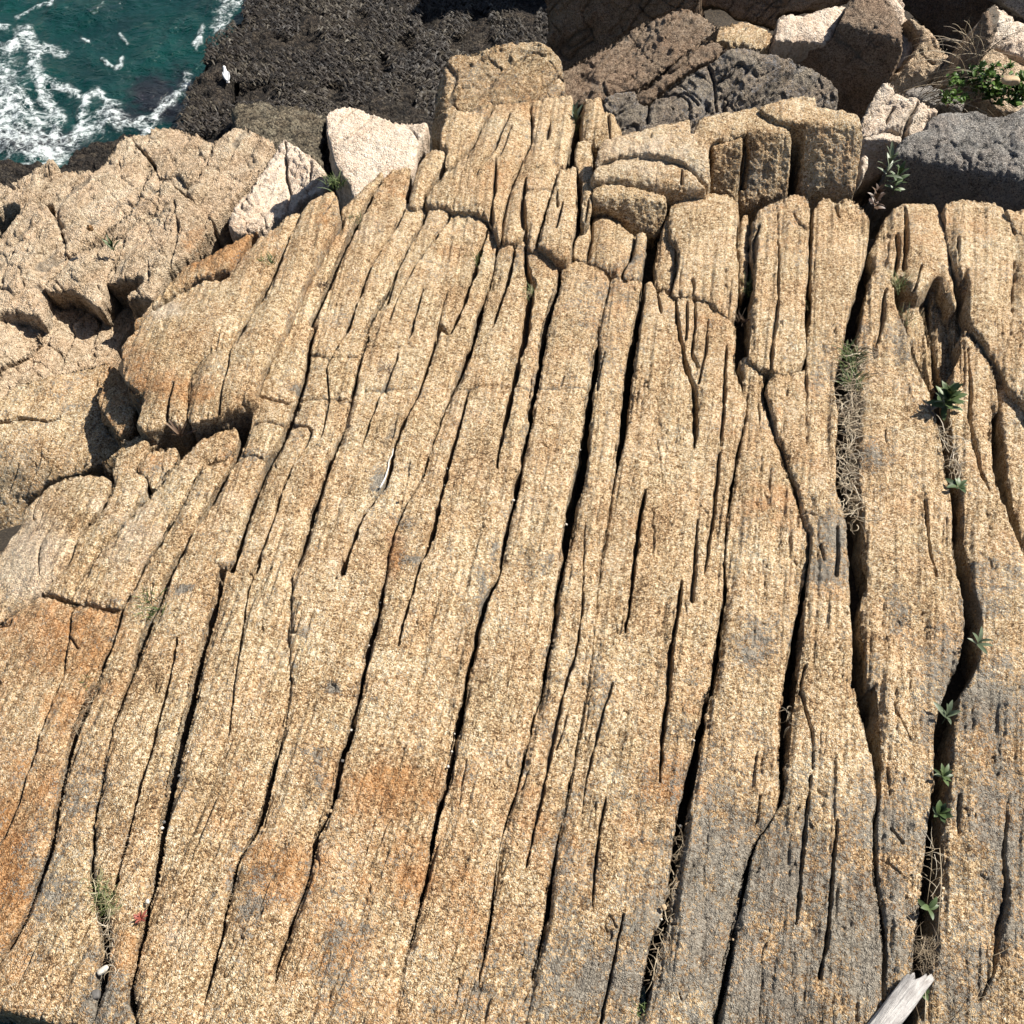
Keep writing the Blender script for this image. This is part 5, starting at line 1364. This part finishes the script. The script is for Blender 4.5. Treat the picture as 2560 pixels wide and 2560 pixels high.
ax = p2 - p1; Lw = np.linalg.norm(ax)
q = Vector(ax).to_track_quat('Z', 'Y')
V, F = [], []
K, A_ = 40, 36
for i in range(K + 1):
    t = i / K
    for j in range(A_):
        a = 2 * math.pi * j / A_
        rr = .034 + .005 * t + .006 * math.sin(2 * a + 1) + .004 * vnoise(np.array([[math.cos(a) * 2, math.sin(a) * 2, t * 4]]), 3)[0] + .004 * vnoise(np.array([[math.cos(a) * 9, math.sin(a) * 9, t * 2]]), 4)[0]
        z = Lw * t
        if i == 0: z += .03 * vnoise(np.array([[math.cos(a) * 3, math.sin(a) * 3, 0]]), 8)[0] - .02 * math.cos(a - .6)
        V.append((rr * math.cos(a), rr * math.sin(a), z))
for i in range(K):
    for j in range(A_):
        F.append((i * A_ + j, i * A_ + (j + 1) % A_, (i + 1) * A_ + (j + 1) % A_, (i + 1) * A_ + j))
c0 = len(V)
for j in range(A_):
    x, y, z = V[j]
    V.append((x * .55, y * .55, z + .012 * rng.normal()))
V.append((0, 0, .012))
for j in range(A_):
    k2 = (j + 1) % A_
    F.append((j, c0 + j, c0 + k2, k2)); F.append((c0 + j, c0 + A_, c0 + k2))
V.append((0, 0, Lw))
for j in range(A_): F.append((K * A_ + j, K * A_ + (j + 1) % A_, len(V) - 1))
lg = mesh_obj('driftwood', np.array(V), F, WOOD)
lg.location = p1; lg.rotation_mode = 'QUATERNION'; lg.rotation_quaternion = q
tag(lg, 'bleached grey driftwood log with a broken end at the lower right', 'driftwood')


def tube(path, r0, r1, mat, name, label, cat, k=7, taper=True):
    P = np.array(path); n_ = len(P)
    T = np.gradient(P, axis=0); T /= np.linalg.norm(T, axis=1)[:, None]
    V, F = [], []
    for i in range(n_):
        s_ = nrm(np.cross(T[i], (.2, -.5, .8))); u_ = np.cross(s_, T[i])
        r = r0 + (r1 - r0) * i / (n_ - 1)
        for j in range(k):
            a = 2 * math.pi * j / k
            V.append(P[i] + (s_ * math.cos(a) + u_ * math.sin(a)) * r * (1 + .2 * math.sin(i * 1.7 + j)))
    for i in range(n_ - 1):
        for j in range(k): F.append((i * k + j, i * k + (j + 1) % k, (i + 1) * k + (j + 1) % k, (i + 1) * k + j))
    F.append(tuple(range(k))[::-1]); F.append(tuple(range((n_ - 1) * k, n_ * k)))
    p0 = P[0]
    o = mesh_obj(name, np.array(V) - p0, F, mat); o.location = p0
    return tag(o, label, cat)


STICK = plain('bleached_stick', [(.3, (.45, .42, .38)), (.7, (.75, .73, .69))], 60, .7)
G = catmull([tuple(v[:2]) for v in pts('S 722,548 718,575 704,600 702,625 692,660 680,690 664,716')], 6, closed=False)
tube([at(g[0], g[1], None, .006 + .004 * math.sin(i)) for i, g in enumerate(G)], .0022, .0055, STICK, 'stick', 'thin bleached white stick lying in a joint of the middle ribs', 'stick')


def stone(label, px, py, sx, sy, sz, mat, name='pebble', off=.0, rot=0.0, seed=1, z=None, group=None):
    bm = bmesh.new()
    bmesh.ops.create_icosphere(bm, subdivisions=3, radius=1)
    V = np.array([v.co[:] for v in bm.verts]); F = [[v.index for v in f.verts] for f in bm.faces]
    bm.free()
    V *= (1 + .22 * vnoise(V * 1.3 + seed, seed) + .08 * vnoise(V * 3.1, seed + 2))[:, None]
    V = np.clip(V, -.86, .9)
    V *= np.array([sx, sy, sz])
    c, s_ = math.cos(rot), math.sin(rot)
    V = V @ np.array([[c, s_, 0], [-s_, c, 0], [0, 0, 1]])
    o = mesh_obj(name, V, np.array(F), mat)
    o.location = at(px, py, z, off)
    return tag(o, label, 'stone', group)


PEB_W = plain('pale_pebble', [(.3, (.42, .38, .32)), (.7, (.62, .58, .51))], 40, .7, .004)
PEB_D = plain('dark_pebble', [(.3, (.07, .065, .06)), (.7, (.17, .16, .15))], 40, .7, .004)
PEB_T = plain('tan_pebble', [(.3, (.30, .20, .11)), (.7, (.55, .42, .27))], 40, .8, .004)
stone('oblong pale stone wedged in the joint near the lower left corner', 257, 2426, .024, .014, .013, PEB_W, 'stone', .0, .7, 3)
stone('dark rounded stone below the oblong pale stone', 240, 2486, .016, .02, .014, PEB_D, 'stone', -.01, .2, 5)
stone('pale blue-grey pebble above the red rosette', 369, 2254, .009, .010, .008, PEB_W, 'pebble', .002, 0, 8)
stone('flat tan chip lying on the middle rib left of a rust stain', 1000, 1249, .013, .010, .005, PEB_T, 'stone', .004, .3, 9)
stone('small pinkish chip lying at the end of the black joint', 1660, 2269, .010, .013, .008, PEB_T, 'stone', .002, .3, 12)
stone('flat brown stone on the pinkish rock behind the bush', 2527, 201, .07, .05, .03, PEB_T, 'stone', 0, 0, 4, z=at(2527, 201, None)[2] + .12)
for k, sp in enumerate('E 1215,990 470,1108 215,1410 155,1640 I 580,550 535,835 615,375 720,1690 D 1290,1055 1140,1445 H 908,690 880,850 1885,355 1775,790 1838,520 E 930,860 1290,590 M 1270,1358 1225,1410 B 400,1200 J 370,1480 160,410 310,830 1475,760 D 1255,1190 S 70,925 290,570 I 1825,870 1725,1370 J 150,405 600,1750 E 560,780 575,690 600,560 I 600,470 H 870,880 865,905 960,600 1010,470'.split()):
    pass
tl = TILES['Z']; k = 0
for tok in 'E 1215,990 470,1108 215,1410 155,1640 I 580,550 535,835 615,375 720,1690 D 1290,1055 1140,1445 H 908,690 880,850 1885,355 1775,790 1838,520 E 930,860 1290,590 M 1270,1358 1225,1410 J 370,1480 160,410 310,830 1475,760 D 1255,1190 S 70,925 290,570 I 1825,870 1725,1370 J 600,1750 E 560,780 575,690 600,560 I 600,470 H 870,880 865,905 960,600 1010,470'.split():
    if tok in TILES: tl = TILES[tok]; continue
    x, y = (float(v) for v in tok.split(','))
    s_ = rng.uniform(.004, .008)
    stone('small loose pebble lodged in a dark joint of the ribbed ledge', tl[0] + x / tl[2], tl[1] + y / tl[2], s_, s_ * rng.uniform(.7, 1.2), s_ * .8, (PEB_W, PEB_T, PEB_D)[k % 3] if k % 4 else PEB_W, 'pebble', -.012, rng.uniform(0, 3), k + 20,
          group='loose pebbles lodged in the joints')
    k += 1

# ------------------------------------------------------------------ gull
WHITE = plain('gull_white', [(.3, (.72, .72, .71)), (.7, (.82, .82, .81))], 30, .7)
GREYF = plain('gull_grey_wing', [(.3, (.40, .42, .45)), (.7, (.52, .54, .57))], 20, .7)
BLK = plain('gull_wing_tip', [(.3, (.03, .03, .03)), (.7, (.06, .06, .06))], 30, .6)
YEL = plain('gull_beak', [(.3, (.5, .33, .06)), (.7, (.6, .42, .10))], 30, .5)
PNK = plain('gull_leg', [(.3, (.45, .28, .24)), (.7, (.55, .36, .30))], 30, .6)
gp = shelf_surf(np.array([571.0]), np.array([214.0]))[0]
gull = empty('gull', gp + np.array([0, 0, .03])); tag(gull, 'white gull standing on the dark weedy shelf', 'bird')
gull.rotation_euler = (0, 0, math.radians(18))
gull.scale = (.68, .68, .68)


def rings(name, R_, mat, k=16):
    V, F = [], []
    for (x, y, z, rx, rz) in R_:
        for j in range(k):
            a = 2 * math.pi * j / k
            V.append((x + rx * math.cos(a), y, z + rz * math.sin(a)))
    n_ = len(R_)
    for i in range(n_ - 1):
        for j in range(k): F.append((i * k + j, (i + 1) * k + j, (i + 1) * k + (j + 1) % k, i * k + (j + 1) % k))
    F.append(tuple(range(k))); F.append(tuple(range((n_ - 1) * k, n_ * k))[::-1])
    o = mesh_obj(name, np.array(V), F, mat); o.parent = gull
    return o


rings('body', [(0, -.20, .165, .028, .008), (0, -.15, .175, .045, .022), (0, -.08, .19, .068, .055), (0, 0, .205, .078, .075), (0, .07, .225, .07, .075), (0, .12, .255, .05, .06), (0, .145, .295, .038, .045), (0, .16, .33, .037, .037), (0, .178, .35, .036, .034), (0, .20, .352, .026, .026), (0, .215, .35, .008, .008)], WHITE)
rings('beak', [(0, .21, .350, .010, .011), (0, .235, .347, .008, .010), (0, .258, .342, .002, .004)], YEL, 8)
rings('tail', [(0, -.13, .172, .030, .010), (0, -.19, .163, .036, .006), (0, -.25, .155, .040, .004)], WHITE, 10)
for sx in (-1, 1):
    wg = rings('wing', [(sx * .062, .09, .235, .015, .04), (sx * .074, .04, .232, .017, .055), (sx * .072, -.04, .222, .016, .05), (sx * .055, -.12, .205, .014, .034), (sx * .03, -.18, .192, .010, .018), (sx * .012, -.235, .182, .005, .008)], GREYF, 10)
    tp = rings('wing_tip', [(sx * .022, -.19, .194, .010, .012), (sx * .010, -.24, .184, .007, .007), (sx * .002, -.275, .176, .003, .003)], BLK, 8); tp.parent = wg
    rings('eye', [(sx * .033, .184, .358, .004, .004), (sx * .036, .188, .358, .003, .003)], BLK, 6)
    lg_ = rings('leg', [(sx * .028, .02, .15, .008, .008), (sx * .028, .021, .14, .007, .007)], PNK, 6)
    V = [(sx * .028 + dx, .02 + dy, z) for z in (.15, .0) for dx, dy in ((-.006, -.006), (.006, -.006), (.006, .006), (-.006, .006))]
    V += [(sx * .028 - .03, .07, .0), (sx * .028 + .03, .07, .0), (sx * .028, .08, .002), (sx * .028, .01, .006)]
    F = [(0, 4, 5, 1), (1, 5, 6, 2), (2, 6, 7, 3), (3, 7, 4, 0), (8, 11, 10), (11, 9, 10)]
    o = mesh_obj('foot', np.array(V), F, PNK, None, False); o.parent = lg_
